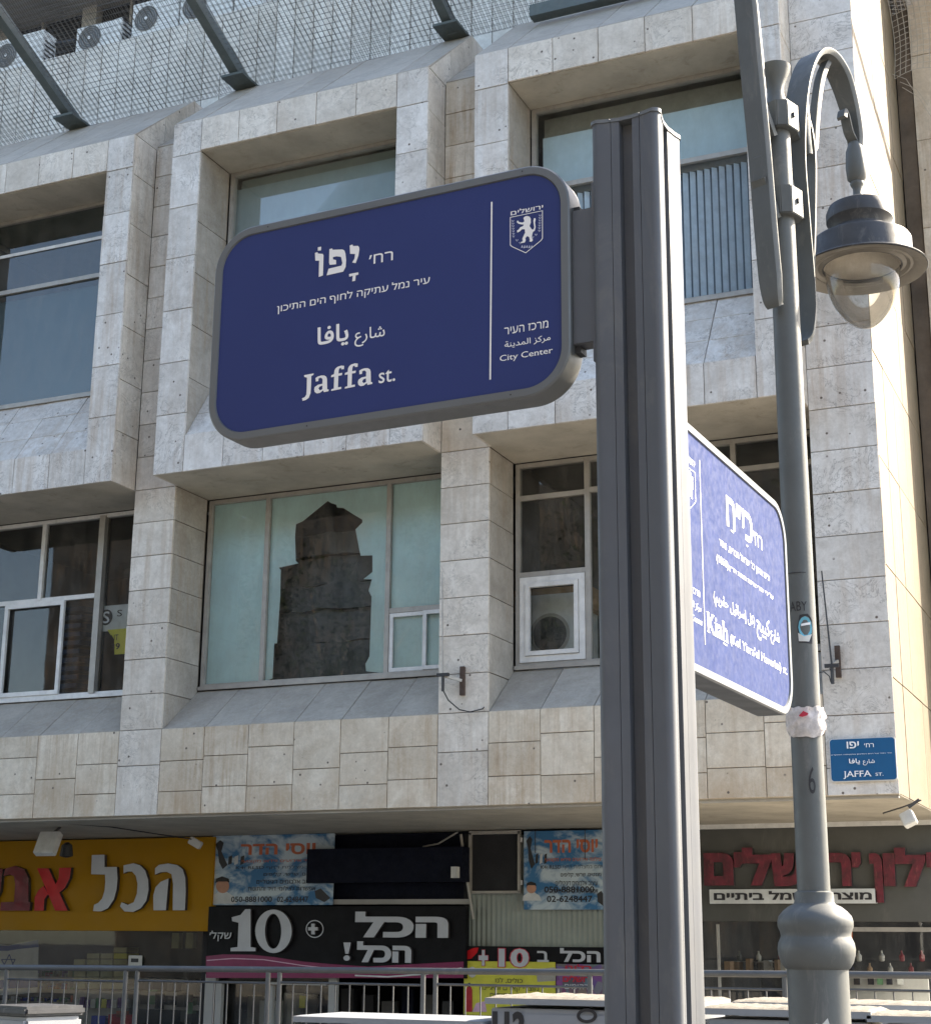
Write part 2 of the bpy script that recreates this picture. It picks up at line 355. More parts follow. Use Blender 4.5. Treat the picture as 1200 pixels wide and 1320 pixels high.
# ------------------------------------------------------------------ lettering: font outlines, filled by winding number
AR = {'ا': ('\uFE8D', '\uFE8E'), 'إ': ('\uFE87', '\uFE88'), 'ة': ('\uFE93', '\uFE94'), 'د': ('\uFEA9', '\uFEAA'), 'ر': ('\uFEAD', '\uFEAE'), 'ز': ('\uFEAF', '\uFEB0')}
for ch, b0 in (('س', 0xFEB1), ('ش', 0xFEB5), ('ع', 0xFEC9), ('ف', 0xFED1), ('ك', 0xFED9), ('ل', 0xFEDD), ('م', 0xFEE1), ('ن', 0xFEE5), ('ي', 0xFEF1), ('ح', 0xFEA1), ('ئ', 0xFE89), ('ڤ', 0xFB6A)):
    AR[ch] = tuple(chr(b0 + i) for i in range(4))       # isolated, final, initial, medial
def arab(s):
    out = []
    for i, ch in enumerate(s):
        if ch not in AR: out.append({'(': ')', ')': '('}.get(ch, ch)); continue
        prev = i > 0 and s[i - 1] in AR and len(AR[s[i - 1]]) == 4
        nxt = i + 1 < len(s) and s[i + 1] in AR and len(AR[ch]) == 4
        out.append(AR[ch][3 if prev and nxt else 1 if prev else 2 if nxt else 0])
    return ''.join(out)[::-1]
def heb(s): return ''.join({'(': ')', ')': '('}.get(c, c) for c in s)[::-1]

def text2d(s, bold=0.0, serif=0.0, res=3):
    cu = bpy.data.curves.new('t', 'FONT'); cu.body = s; cu.size = 1; cu.fill_mode = 'NONE'; cu.resolution_u = res
    ob = bpy.data.objects.new('t', cu); COL.objects.link(ob); bpy.context.view_layer.update()
    me = bpy.data.meshes.new_from_object(ob.evaluated_get(bpy.context.evaluated_depsgraph_get()))
    P = [(v.co.x, v.co.y) for v in me.vertices]; nxt = {}
    for e in me.edges: nxt.setdefault(e.vertices[0], []).append(e.vertices[1]); nxt.setdefault(e.vertices[1], []).append(e.vertices[0])
    loops = []; seen = set()
    for st in range(len(P)):
        if st in seen or st not in nxt: continue
        lp = [st]; seen.add(st); prev = None; cur = st
        while True:
            c = [q for q in nxt[cur] if q != prev]
            c = [q for q in c if q not in seen] or []
            if not c: break
            # first step: follow index order so that contour direction survives
            q = min(c, key=lambda k: abs(k - cur - 1)); prev, cur = cur, q; lp.append(q); seen.add(q)
        if len(lp) > 2: loops.append([P[i] for i in lp])
    COL.objects.unlink(ob); bpy.data.objects.remove(ob); bpy.data.curves.remove(cu); bpy.data.meshes.remove(me)
    if bold and loops:
        ar_ = lambda L: sum(L[i][0] * L[(i + 1) % len(L)][1] - L[(i + 1) % len(L)][0] * L[i][1] for i in range(len(L)))
        sgn_ = 1 if ar_(max(loops, key=lambda L: abs(ar_(L)))) > 0 else -1; o_ = bold * .6; out = []
        for L in loops:
            n = len(L); R_ = []
            for i in range(n):
                p, a, b = Vector(L[i]), Vector(L[i - 1]), Vector(L[(i + 1) % n])
                u, v = (p - a), (b - p)
                if u.length < 1e-7 or v.length < 1e-7: R_.append(tuple(p)); continue
                u.normalize(); v.normalize(); n1 = Vector((u.y, -u.x)); n2 = Vector((v.y, -v.x)); m_ = n1 + n2
                m_ = n1 if m_.length < .3 else m_ / max(.45, m_.dot(n1))
                R_.append(tuple(p + m_ * o_ * sgn_))
            out.append(R_)
        loops = out
    if serif and loops:
        area = lambda L: sum(L[i][0] * L[(i + 1) % len(L)][1] - L[(i + 1) % len(L)][0] * L[i][1] for i in range(len(L)))
        big = max(loops, key=lambda L: abs(area(L))); sg = 1 if area(big) > 0 else -1
        add = []
        for L in loops:
            for i in range(len(L)):
                a, b = L[i], L[(i + 1) % len(L)]
                ln = abs(a[0] - b[0])
                z_, y_ = L[i - 1], L[(i + 2) % len(L)]
                c1 = (a[0] - z_[0]) * (b[1] - a[1]) - (a[1] - z_[1]) * (b[0] - a[0]); c2 = (b[0] - a[0]) * (y_[1] - b[1]) - (b[1] - a[1]) * (y_[0] - b[0])
                if c1 * sg <= 0 or c2 * sg <= 0: continue
                if abs(a[1] - b[1]) < .012 and .05 < ln < .26 and (abs(a[1]) < .08 or a[1] > .38):
                    m0, m1 = min(a[0], b[0]) - serif, max(a[0], b[0]) + serif * .9; th = .042
                    y0, y1 = (a[1], a[1] + th) if a[1] < .2 else (a[1] - th, a[1])
                    R_ = [(m0, y0), (m1, y0), (m1, y1), (m0, y1)]
                    add.append(R_ if sg > 0 else R_[::-1])
        loops += add
    return loops
def fill(loops, jitter=1e-5):
    pts = []; edges = []; 
    for L in loops:
        n0 = len(pts); pts += [Vector((x, y)) for x, y in L]; edges += [(n0 + i, n0 + (i + 1) % len(L)) for i in range(len(L))]
    if not pts: return [], []
    V2, E2, F2, *_ = geometry.delaunay_2d_cdt(pts, edges, [], 0, 1e-6)
    A = np.array([p for L in loops for p in L]); B = np.array([L[(i + 1) % len(L)] for L in loops for i in range(len(L))])
    V = np.array([(v.x, v.y) for v in V2]); T = [f for f in F2 if len(f) == 3]
    if not T: return [], []
    C = V[np.array(T)].mean(axis=1); keep = []
    for i0 in range(0, len(C), 400):
        c = C[i0:i0 + 400]; cx = c[:, 0:1]; cy = c[:, 1:2]
        up_ = (A[:, 1] <= cy) & (B[:, 1] > cy); dn = (A[:, 1] > cy) & (B[:, 1] <= cy)
        cr = (B[:, 0] - A[:, 0]) * (cy - A[:, 1]) - (cx - A[:, 0]) * (B[:, 1] - A[:, 1])
        wn = ((up_ & (cr > 0)).sum(1) - (dn & (cr < 0)).sum(1)); keep += list(wn != 0)
    return V, [t for t, k in zip(T, keep) if k]
def shape2d(loops, box, fn, name, mat, parent, depth=0, fit=True, sides=None):
    """flat or channel letters: loops fitted into box=(u0,v0,u1,v1), fn(u,v,d) gives the 3d point"""
    V, T = fill(loops)
    if len(T) == 0: return None
    if fit:
        lo = V[sorted({i for t in T for i in t})]; mn = lo.min(0); mx = lo.max(0)
        U = [(box[0] + (p[0] - mn[0]) / (mx[0] - mn[0]) * (box[2] - box[0]), box[1] + (p[1] - mn[1]) / (mx[1] - mn[1]) * (box[3] - box[1])) for p in V]
    else: U = [tuple(p) for p in V]
    if not depth:
        vs = [fn(u, v, 0) for u, v in U]; return link(name, mesh(name, vs, [tuple(t) for t in T]), mat, parent)
    n = len(U); vs = [fn(u, v, depth) for u, v in U] + [fn(u, v, 0) for u, v in U]
    cnt = {}
    for t in T:
        for a, b in ((t[0], t[1]), (t[1], t[2]), (t[2], t[0])): cnt[(a, b)] = cnt.get((a, b), 0) + 1
    bd = [(a, b) for (a, b) in cnt if (b, a) not in cnt]
    fs = [tuple(t) for t in T]; nf = len(fs); fs += [(a, a + n, b + n, b) for a, b in bd]
    me = mesh(name, vs, fs)
    o = link(name, me, [mat, sides or mat], parent)
    for i, p in enumerate(me.polygons): p.material_index = 0 if i < nf else 1
    return o
def words(s, lb, rt, fn, parent, mat, name='lettering', bold=0, serif=0, depth=0, sides=None):
    return shape2d(text2d(s, bold, serif), (lb[0], lb[1], rt[0], rt[1]), fn, name, mat, parent, depth, True, sides)
def facade(Y, proud=.004):
    return lambda u, v, d: Vector((u, Y - proud - d, v))
def fwords(s, plb, prt, Y, parent, mat, proud=.004, **k):
    a = aty(*plb, Y); b = aty(*prt, Y); return words(s, (a.x, a.z), (b.x, b.z), facade(Y, proud), parent, mat, **k)
def letters(s, plb, prt, Y, parent, mat, sides, depth, bold=.02, proud=.0, step=True):
    """separate channel letters, each its own object; the row runs from plb to prt in the photo"""
    a = aty(*plb, Y); b = aty(*prt, Y)
    full = text2d(s, bold); xs = [p[0] for L in full for p in L]; ys = [p[1] for L in full for p in L]
    x0, x1, y0, y1 = min(xs), max(xs), min(ys), max(ys)
    # group contours by horizontal overlap
    items = sorted(full, key=lambda L: min(p[0] for p in L)); groups = []
    for L in items:
        l0, l1 = min(p[0] for p in L), max(p[0] for p in L)
        if groups and l0 < groups[-1][1] - .01: groups[-1][0].append(L); groups[-1][1] = max(groups[-1][1], l1)
        else: groups.append([[L], l1])
    for G, _ in groups:
        G2 = [[(a.x + (p[0] - x0) / (x1 - x0) * (b.x - a.x), a.z + (p[1] - y0) / (y1 - y0) * (b.z - a.z)) for p in L] for L in G]
        shape2d(G2, None, facade(Y, proud), 'letter', mat, parent, depth, False, sides)
def poly_plate(name, pts2, fn, th, mat, parent):
    vs = [fn(u, v, 0) for u, v in pts2]; n = len(vs); d = fn(0, 0, 0) - fn(0, 0, th)
    vs2 = [v + d for v in vs]
    mb = MB(); mb.add(vs + vs2, [tuple(range(n)), tuple(range(2 * n - 1, n - 1, -1))] + [(i, i + n, (i + 1) % n + n, (i + 1) % n) for i in range(n)])
    return mb.build(name, mat, parent)
def rrect(x0, x1, z0, z1, r, n=10):
    P = []
    for cx, cz, a0 in ((x1 - r, z0 + r, -90), (x1 - r, z1 - r, 0), (x0 + r, z1 - r, 90), (x0 + r, z0 + r, 180)):
        for k in range(n + 1):
            a = math.radians(a0 + 90 * k / n); P.append((cx + r * math.cos(a), cz + r * math.sin(a)))
    return P
#PART2
# ------------------------------------------------------------------ ground
def struct(o, label=None): o['kind'] = 'structure'; return o
gm = MB(); gm.add([(-400, -400, 0), (400, -400, 0), (400, 400, 0), (-400, 400, 0)], [(0, 1, 2, 3)])
struct(gm.build('road', 'asphalt'))
pv = struct(MB().box(-60, 40, 9.6, 19.4, .004, .14).build('pavement', 'paving'))
tr_ = struct(MB().box(-60, -2.0, 12.0 + .12, 19.45, .144, .30).build('raised_walkway', 'paving'))
mp = MB()
for y in (1.5, 5.2): mp.box(-60, 40, y, y + .12, .004, .008)
struct(mp.build('road_marking', 'white'))
struct(MB().box(-60, 40, -14, -3, .004, .14).build('far_pavement', 'paving'))

# ------------------------------------------------------------------ the office building
BAY = 4.255
BX = [-3.20 - BAY * i for i in range(5)]        # left edge of each pilaster, right to left
PIL = .61
Z0, Z1, ZB, ZT = 3.03, 4.05, 7.08, 11.83        # underside, spandrel top, box underside, box top
Y0, YB = 16.0, 15.5
bld = empty('office_building', (-9, Y0, 0), 0, 'stone clad office block with deep box framed windows above a row of shops', 'building')
bld.location = (0, 0, 0)
XL = -20.3
XC = -2.504
mb = MB(); R_ = .02
def q(mb, *p): mb.add(p, [tuple(range(len(p)))])
# backing surfaces behind the slabs
opn = [(BX[i + 1] + PIL, BX[i]) for i in range(4)]          # window openings x0,x1
core = MB()
core.box(XL, XC - .02, Y0 + R_, Y0 + .5, Z0 + .012, Z1 - .02)
core.box(BX[0], XC - R_, Y0 + R_, Y0 + .72, Z1 - .02, 13.6)
for i in range(1, 5):
    core.box(BX[i] + R_, BX[i] + PIL - R_, Y0 + R_, 16.76, Z1 - .02, 11.86)
core.box(XL, XC - .03, 16.9, 17.6, 7.2, 8.55)       # floor edge between the storeys
core.box(XL, XC - .03, 17.5, 17.86, 11.6, 13.1)
core.box(XL, BX[0], 16.80, 17.5, Z0 + .3, Z1 + .55)
core.build('wall', 'joint', bld)
for i, (x0, x1) in enumerate(opn):
    b = MB()
    b.box(x0 + .02, x0 + .43 - .02, YB + R_, 16.2, ZB + .02, 11.8)
    b.box(x1 - .42 + .02, x1 - .02, YB + R_, 16.2, ZB + .02, 11.8)
    b.box(x0 + .03, x1 - .03, YB + R_, 16.2, 11.40, 11.8)
    b.box(x0 + .03, x1 - .03, YB + R_, 16.2, ZB + .02, 7.50)
    # sloping sill and sloping top
    b.add([(x0 + .03, YB + .03, 7.5), (x1 - .03, YB + .03, 7.5), (x1 - .03, 16.25, 8.55), (x0 + .03, 16.25, 8.55), (x0 + .03, 16.25, 7.5), (x1 - .03, 16.25, 7.5)], [(0, 1, 2, 3), (0, 3, 4), (1, 5, 2), (0, 4, 5, 1), (3, 2, 5, 4)])
    b.add([(x0 + .02, YB + .04, 11.8), (x1 - .02, YB + .04, 11.8), (x1 - .02, 16.8, 12.965), (x0 + .02, 16.8, 12.965), (x1 - .02, 17.5, 12.965), (x0 + .02, 17.5, 12.965), (x0 + .02, 17.5, 11.8), (x1 - .02, 17.5, 11.8)],
          [(0, 1, 2, 3), (3, 2, 4, 5), (5, 4, 7, 6), (0, 3, 5, 6), (1, 7, 4, 2), (0, 6, 7, 1)])
    # lower sill wedge
    b.add([(x0 + .01, Y0 + .03, Z1 - .03), (x1 - .01, Y0 + .03, Z1 - .03), (x1 - .01, 16.74, 4.60), (x0 + .01, 16.74, 4.60), (x1 - .01, 16.74, Z1 - .03), (x0 + .01, 16.74, Z1 - .03)], [(0, 1, 2, 3), (0, 3, 5), (1, 4, 2), (3, 2, 4, 5)])
    b.build('box_core', 'joint', bld)
    # plaster soffits
    s = MB(); s.box(x0 + .004, x1 - .004, YB + .035, 16.74, ZB + .004, ZB + .018); s.build('soffit', 'plaster', bld)
    s = MB(); s.box(x0 + .432, x1 - .422, YB + .035, 16.22, 11.375, 11.392); s.build('soffit', 'plaster', bld)
U, Vz, VY = (1, 0, 0), (0, 0, 1), (0, 1, 0)
# pilasters
pz = [Z0, 3.19] + [Z1 - .43 + .433 * k for k in range(0, 8)] ; pz = [Z0, 3.62 - .0, Z1] + [Z1 + .433 * k for k in range(1, 8)]
pz2 = pz + [7.081 + .435 * k for k in range(1, 11)] + [11.87]
for i in range(0, 5):
    x = BX[i]
    if i == 0:
        zz = [Z0 + .30] if False else []
        zl = [Z0, 3.30, 3.82] + [3.82 + .46 * k for k in range(1, 22)]
        grid(bld, 'wall_slab', (x, Y0, 0), U, Vz, [0, XC - x], zl, 'stone')
    elif i < 4:
        grid(bld, 'wall_slab', (x, Y0, 0), U, Vz, [0, PIL], pz, 'stone_pil')
        grid(bld, 'wall_slab', (x, Y0, 0), U, Vz, [0, PIL], pz2[9:], 'stone_beige' if i == 1 else 'stone_pil')
        # sloping cap between the boxes
        dv = Vector((0, 1.3, 1.165)).normalized()
        grid(bld, 'roof_slab', (x, Y0, 11.88), U, dv, [0, PIL], [0, .55, 1.1, 1.65], 'stone_sill')
# spandrels
for i, (x0, x1) in enumerate(opn[:3]):
    us = span(0, x1 - x0, 6)
    rows = lambda k: [[Z0, 3.34, 3.70, Z1], [Z0, 3.30, 3.66, Z1], [Z0, 3.50, Z1], [Z0, 3.33, 3.78, Z1]][(k * 7 + i) % 4]
    grid(bld, 'spandrel_slab', (x0, Y0, 0), U, Vz, us, rows, 'stone_beige')
    # lower sloping sill
    dv = Vector((0, .72, .56)); ln = dv.length; dv.normalize()
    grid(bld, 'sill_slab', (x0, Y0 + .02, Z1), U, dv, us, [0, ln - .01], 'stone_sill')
    # jambs of the lower window (the visible one faces right)
    zz = [Z1 + .433 * k for k in range(0, 8)]
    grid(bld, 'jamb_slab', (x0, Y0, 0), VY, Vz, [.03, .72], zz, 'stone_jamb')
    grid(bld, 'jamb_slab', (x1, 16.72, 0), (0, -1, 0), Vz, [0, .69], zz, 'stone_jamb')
    # box frame: stiles
    zs = [ZB] + [7.55 + .0] + [7.55 + .72 * k for k in range(1, 6)] + [ZT]
    zs = [ZB, 7.84, 8.52, 9.22, 9.93, 10.63, 11.36, ZT]
    grid(bld, 'frame_slab', (x0, YB, 0), U, Vz, [0, .43], zs, 'stone')
    grid(bld, 'frame_slab', (x1 - .42, YB, 0), U, Vz, [0, .42], [z + (.1 if 0 < k < 6 else 0) for k, z in enumerate(zs)], 'stone')
    ui = span(.43, x1 - x0 - .42, 5)
    grid(bld, 'frame_slab', (x0, YB, 0), U, Vz, ui, [11.38, ZT], 'stone_pil')
    grid(bld, 'frame_slab', (x0, YB, 0), U, Vz, ui, [ZB, 7.55], 'stone')
    # box frame: right and left returns
    zr = [ZB, 7.75, 8.43, 9.15, 9.86, 10.56, 11.27, ZT]
    grid(bld, 'return_slab', (x1, YB, 0), VY, Vz, [.03, .5], zr, 'stone_pil')
    grid(bld, 'return_slab', (x0, Y0, 0), (0, -1, 0), Vz, [0, .47], zr, 'stone_pil')
    # inner reveals
    zi = [7.56, 8.3, 9.0, 9.7, 10.4, 11.37]
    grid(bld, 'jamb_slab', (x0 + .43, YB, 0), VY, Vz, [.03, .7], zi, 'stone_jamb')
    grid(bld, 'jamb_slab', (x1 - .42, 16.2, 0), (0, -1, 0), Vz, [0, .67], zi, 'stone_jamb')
    # upper sloping sill, 3 courses
    dv = Vector((0, .70, 1.03)); ln = dv.length; dv.normalize()
    grid(bld, 'sill_slab', (x0, YB + .02, 7.55), U, dv, ui, span(0, ln, 3), 'stone')
    # sloping top
    dv = Vector((0, 1.3, 1.165)); ln = dv.length; dv.normalize()
    grid(bld, 'roof_slab', (x0, YB + .005, ZT), U, dv, [0] + span(.43, x1 - x0 - .42, 5) + [x1 - x0], [0, ln], 'stone_sill', gap=.012)
    # triangular cheek of the sloping top
    ch = MB(); P = [(x1, YB + .04, ZT), (x1, 17.6, ZT), (x1, 17.6, 12.99), (x1, 16.8, 12.99)]
    ch.prism([(x1, YB + .045, ZT + .005), (x1, 16.15, ZT + .005), (x1, 16.15, ZT + .56)], (.03, 0, 0)); ch.build('cheek_slab', 'stone_pil', bld)
    ch = MB(); ch.prism([(x1, 16.16, ZT + .005), (x1, 16.8, ZT + .005), (x1, 16.8, 12.985), (x1, 16.16, ZT + .575)], (.03, 0, 0)); ch.build('cheek_slab', 'stone_pil', bld)
    ch = MB(); ch.prism([(x1, 16.81, ZT + .005), (x1, 17.6, ZT + .005), (x1, 17.6, 12.985), (x1, 16.81, 12.985)], (.03, 0, 0)); ch.build('cheek_slab', 'stone_pil', bld)
# setback wall with upright strips
ZS = 15.12; YS = 17.9
grid(bld, 'setback_slab', (XL + 1, YS, 0), U, Vz, steps(0, XC - XL - 1.02, .315), [12.4, ZS], 'stone_strip', gap=.014)
MB().box(XL, XC - .05, YS + .02, YS + .45, 12.4, ZS - .01).build('parapet', 'joint', bld)
MB().box(XL, XC, YS + .45, 20.8, ZS - .35, ZS - .2).build('terrace_floor', 'concrete', bld)
# upper floors behind the terrace
up = MB(); up.box(XL, XC, 20.8, 21.2, ZS - .3, 16.2); up.box(XL, XC, 19.2, 22, 18.2, 18.6); up.build('upper_wall', 'concrete', bld)
MB().box(XL, XC, 21.0, 21.3, 16.2, 18.2).build('upper_glazing', 'room_dark', bld)
for k in range(9):
    x = XL + 1.2 + 2.0 * k
    MB().box(x, x + .32, 20.82, 21.0, 16.2, 18.2).build('upper_pier', 'concrete', bld)
    MB().box(x + 1.0, x + 1.05, 20.9, 20.98, 16.2, 18.2).build('upper_mullion', 'alu', bld)
# unseen building mass, the rear block added to stop sun from behind
MB().box(XL - 3, XC - .5, 22.7, 33, .3, 18.6).build('rear_sun_block', 'concrete', bld)
MB().box(XL, XC - .06, 17.8, 21.3, 11.9, 12.1).build('floor_slab', 'concrete', bld)
MB().box(XL - 6, XL, Y0, 33, .3, 18.6).build('end_wall', 'concrete', bld)
# soffit over the shops
so_ = MB(); so_.box(XL, XC - .01, Y0 + .035, 19.7, Z0 - .004, Z0 + .009); so_.build('shop_soffit', 'plaster', bld)
MB().box(XL, XC - .02, Y0 + .06, Y0 + .12, Z0 - .03, Z0 - .006).build('drip_edge', 'concrete', bld)
MB().box(BX[0] - 2.4, XC + 1.4, 19.36, 19.42, Z0 - .06, Z0 - .005).build('soffit_trim', 'white_frame', bld)
# sunlit side wall
grid(bld, 'side_slab', (XC, Y0, 0), VY, Vz, [.0, .62, 1.28, 1.95, 2.62, 3.3], [Z0] + [Z0 + 1.15 * k for k in range(1, 12)], 'stone_side', gap=.008)
MB().box(XC - .4, XC - .02, Y0 + .1, 19.3, Z0 + .01, 15.6).build('wall', 'joint', bld)
MB().box(XC - .45, XC - .03, 19.31, 33, 3.06, 18.6).build('wall', 'grey_render', bld)
# upper-storey interiors and windows ------------------------------------------------
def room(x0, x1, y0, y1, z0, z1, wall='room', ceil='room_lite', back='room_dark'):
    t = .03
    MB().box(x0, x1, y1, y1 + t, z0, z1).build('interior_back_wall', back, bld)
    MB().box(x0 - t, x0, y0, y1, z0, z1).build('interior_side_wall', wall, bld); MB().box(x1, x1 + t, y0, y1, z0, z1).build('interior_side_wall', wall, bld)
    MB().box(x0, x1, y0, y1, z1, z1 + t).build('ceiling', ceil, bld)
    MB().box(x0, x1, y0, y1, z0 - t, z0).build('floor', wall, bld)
def window(x0, x1, z0, z1, Y, mull, trans, gl='glass', fr=.05, mat='alu', dep=.09):
    """mull: x of uprights; trans: (x0,x1,z)"""
    f = MB()
    f.box(x0, x1, Y, Y + dep, z1 - fr, z1); f.box(x0, x1, Y, Y + dep, z0, z0 + fr)
    f.box(x0, x0 + fr, Y, Y + dep, z0 + fr, z1 - fr); f.box(x1 - fr, x1, Y, Y + dep, z0 + fr, z1 - fr)
    f.box(x0, x1, Y - .05, Y - .002, z0 - .03, z0 + .015)
    wdw = f.build('window', mat, bld)
    for x in mull:
        za = z0 + fr
        if isinstance(x, tuple): x, za = x
        MB().box(x - .03, x + .03, Y + .005, Y + dep - .01, za, z1 - fr).build('mullion', mat, wdw)
    for a, b, z in trans: MB().box(a, b, Y + .012, Y + dep - .02, z - .03, z + .03).build('transom', mat, wdw)
    xs = [x0 + fr] + [x[0] if isinstance(x, tuple) else x for x in mull] + [x1 - fr]
    for a, b in zip(xs, xs[1:]):
        MB().add([(a, Y + .05, z0 + fr), (b, Y + .05, z0 + fr), (b, Y + .05, z1 - fr), (a, Y + .05, z1 - fr)], [(0, 1, 2, 3)]).build('pane', gl, wdw)
    return wdw
YW, YU = 16.74, 16.2
X = lambda px, py, Y: aty(px, py, Y).x
Z = lambda px, py, Y: aty(px, py, Y).z
for (x0, x1) in opn[:3]:
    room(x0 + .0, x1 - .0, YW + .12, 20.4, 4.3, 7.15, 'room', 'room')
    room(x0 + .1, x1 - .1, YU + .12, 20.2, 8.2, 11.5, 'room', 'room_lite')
# lower middle window (film)
x0, x1 = opn[1]; wz0, wz1 = 4.64, 7.07
m1, m2 = X(341, 750, YW), X(499, 750, YW)
tz = Z(528, 785, YW)
w2 = window(x0 + .02, x1 - .02, wz0, wz1, YW, [m1, m2], [(m2 + .03, x1 - .07, tz)])
sl = MB(); 
for a, b in ((m2 + .035, (m2 + x1) / 2 - .0), ((m2 + x1) / 2 - .03, x1 - .075)):
    s_ = MB(); z0_, z1_ = wz0 + .055, tz - .035; yy = YW + (.015 if a < m2 + .1 else -.012); t_ = .045
    s_.box(a, b, yy, yy + .03, z1_ - t_, z1_); s_.box(a, b, yy, yy + .03, z0_, z0_ + t_); s_.box(a, a + t_, yy, yy + .03, z0_ + t_, z1_ - t_); s_.box(b - t_, b, yy, yy + .03, z0_ + t_, z1_ - t_)
    s_.build('sliding_sash', 'white_frame', w2)
YF = YW + .065
def film(pts, name='window_film'): MB().add([(p[0], YF, p[1]) for p in pts], [tuple(range(len(pts)))]).build(name, 'film', w2)
film([(x0 + .07, wz0 + .05), (m1 - .03, wz0 + .05), (m1 - .03, wz1 - .05), (x0 + .07, wz1 - .05)])
film([(m2 + .03, wz0 + .05), (x1 - .07, wz0 + .05), (x1 - .07, wz1 - .05), (m2 + .03, wz1 - .05)])
hole = [(52, 1250), (62, 1045), (78, 1045), (97, 770), (100, 612), (88, 600), (205, 575), (188, 560), (184, 410), (190, 345), (228, 328), (375, 209), (397, 222), (425, 230), (430, 247), (468, 250), (530, 290), (578, 318), (578, 335), (538, 375), (550, 440), (568, 530), (637, 528), (637, 625), (585, 667), (634, 668), (615, 735), (632, 770), (620, 1120), (596, 1165), (600, 1208)]
H = [(lambda p: (p.x, p.z))(aty(340 + x / 4.55, 600 + y / 4.55, YF)) for x, y in hole]
H = [(x, max(z, wz0 + .05)) for x, z in H]
outer = [(m1 + .03, wz0 + .05), (m1 + .03, wz1 - .05), (m2 - .03, wz1 - .05), (m2 - .03, wz0 + .05)]
pl = [outer[0]] + [outer[1], outer[2], outer[3]] + [(p[0], p[1]) for p in H[::-1]]
pl = [(a, b) for a, b in pl]
shape2d([pl], None, lambda u, v, d: Vector((u, YF, v)), 'torn_window_film', 'film', w2, fit=False) if False else None
V_, T_ = fill([pl]); link('torn_window_film', mesh('torn_window_film', [(p[0], YF, p[1]) for p in V_], [tuple(t) for t in T_]), 'film', w2)
for k, (z0_, z1_, t) in enumerate(((4.62, 5.2, .0), (5.2, 5.62, .05), (5.62, 5.95, .02), (5.95, 6.32, .09), (6.32, 6.62, .04))):  # added sheets; the banded grey in the hole is put into their colour
    a_, b_ = X(352, 800, 17.1), X(492, 800, 17.3); nn = 24
    vs = [(a_ + (b_ - a_) * i / nn, 17.15 + t + .05 * j + .03 * noise.noise(Vector((i * .3, k * 3.1, j))), (z0_, z1_)[j] + .04 * noise.noise(Vector((i * .22, k * 1.7 + j, 5)))) for j in (0, 1) for i in range(nn + 1)]
    MB().add(vs, [(i, i + 1, i + nn + 2, i + nn + 1) for i in range(nn)]).build('grey_fill_sheet', 'sheet', bld, auto=60)
# clutter seen through the hole
MB().box(X(360, 800, 18.5), X(395, 800, 18.5), 18.4, 18.9, 4.3, 5.9).build('shelf', 'room_lite', bld)
MB().box(X(362, 800, 18.3), X(388, 800, 18.3), 18.25, 18.38, 5.2, 5.5).build('purple_box', 'purple', bld)
MB().box(X(402, 830, 18.5), X(470, 830, 18.5), 18.4, 18.8, 4.3, 5.45).build('cardboard_crate', 'cardboard', bld)
MB().box(x0 + .1, x1 - .1, 19.2, 19.4, 6.55, 6.75).build('ceiling_duct', 'room_lite', bld)
# lower right window
x0, x1 = opn[0]
m = [X(757, 720, YW), X(757, 720, YW) + .98, X(757, 720, YW) + 1.96]
m = [m[0], X(944, 580, YW)]
w3 = window(x0 + .02, x1 - .02, wz0, wz1, YW, m, [(x0 + .07, m[0] - .03, Z(710, 638, YW)), (m[0] + .03, m[1] - .03, Z(764, 630, YW)), (m[1] + .03, x1 - .07, Z(975, 602, YW)), (x0 + .07, m[0] - .03, Z(710, 738, YW))])
s_ = MB(); a, b = x0 + .075, m[0] - .035; z0_, z1_ = wz0 + .055, Z(710, 742, YW); t_ = .06
for yy, t_, g in ((YW - .01, .07, 0), (YW - .03, .05, .075)):
    s_.box(a + g, b - g, yy, yy + .05, z1_ - t_ - g, z1_ - g); s_.box(a + g, b - g, yy, yy + .05, z0_ + g, z0_ + t_ + g)
    s_.box(a + g, a + g + t_, yy, yy + .05, z0_ + t_ + g, z1_ - t_ - g); s_.box(b - g - t_, b - g, yy, yy + .05, z0_ + t_ + g, z1_ - t_ - g)
s_.build('opening_sash', 'white_frame', w3)
MB().box(X(660, 770, 17.2), X(660, 770, 17.2) + .95, 17.25, 17.85, Z(700, 785, 17.2), Z(700, 757, 17.2)).build('cardboard_box', 'cardboard', bld)
wc_ = aty(707, 818, 17.2)
wm = MB().box(wc_.x - .42, wc_.x + .40, 17.2, 17.8, 4.32, wc_.z + .48).build('washing_machine', 'white_frame', bld)
cx_, cz_ = wc_.x + .02, wc_.z
dr = MB(); dr.add([(cx_ + r * math.cos(a), 17.19, cz_ + r * math.sin(a)) for r in (.25, .21) for a in [k * math.pi / 16 for k in range(32)]], [(k, (k + 1) % 32, (k + 1) % 32 + 32, k + 32) for k in range(32)]); dr.build('door_ring', 'alu', wm)
MB().add([(cx_ + .21 * math.cos(k * math.pi / 16), 17.185, cz_ + .21 * math.sin(k * math.pi / 16)) for k in range(32)], [tuple(range(32))]).build('porthole', 'dark', wm)
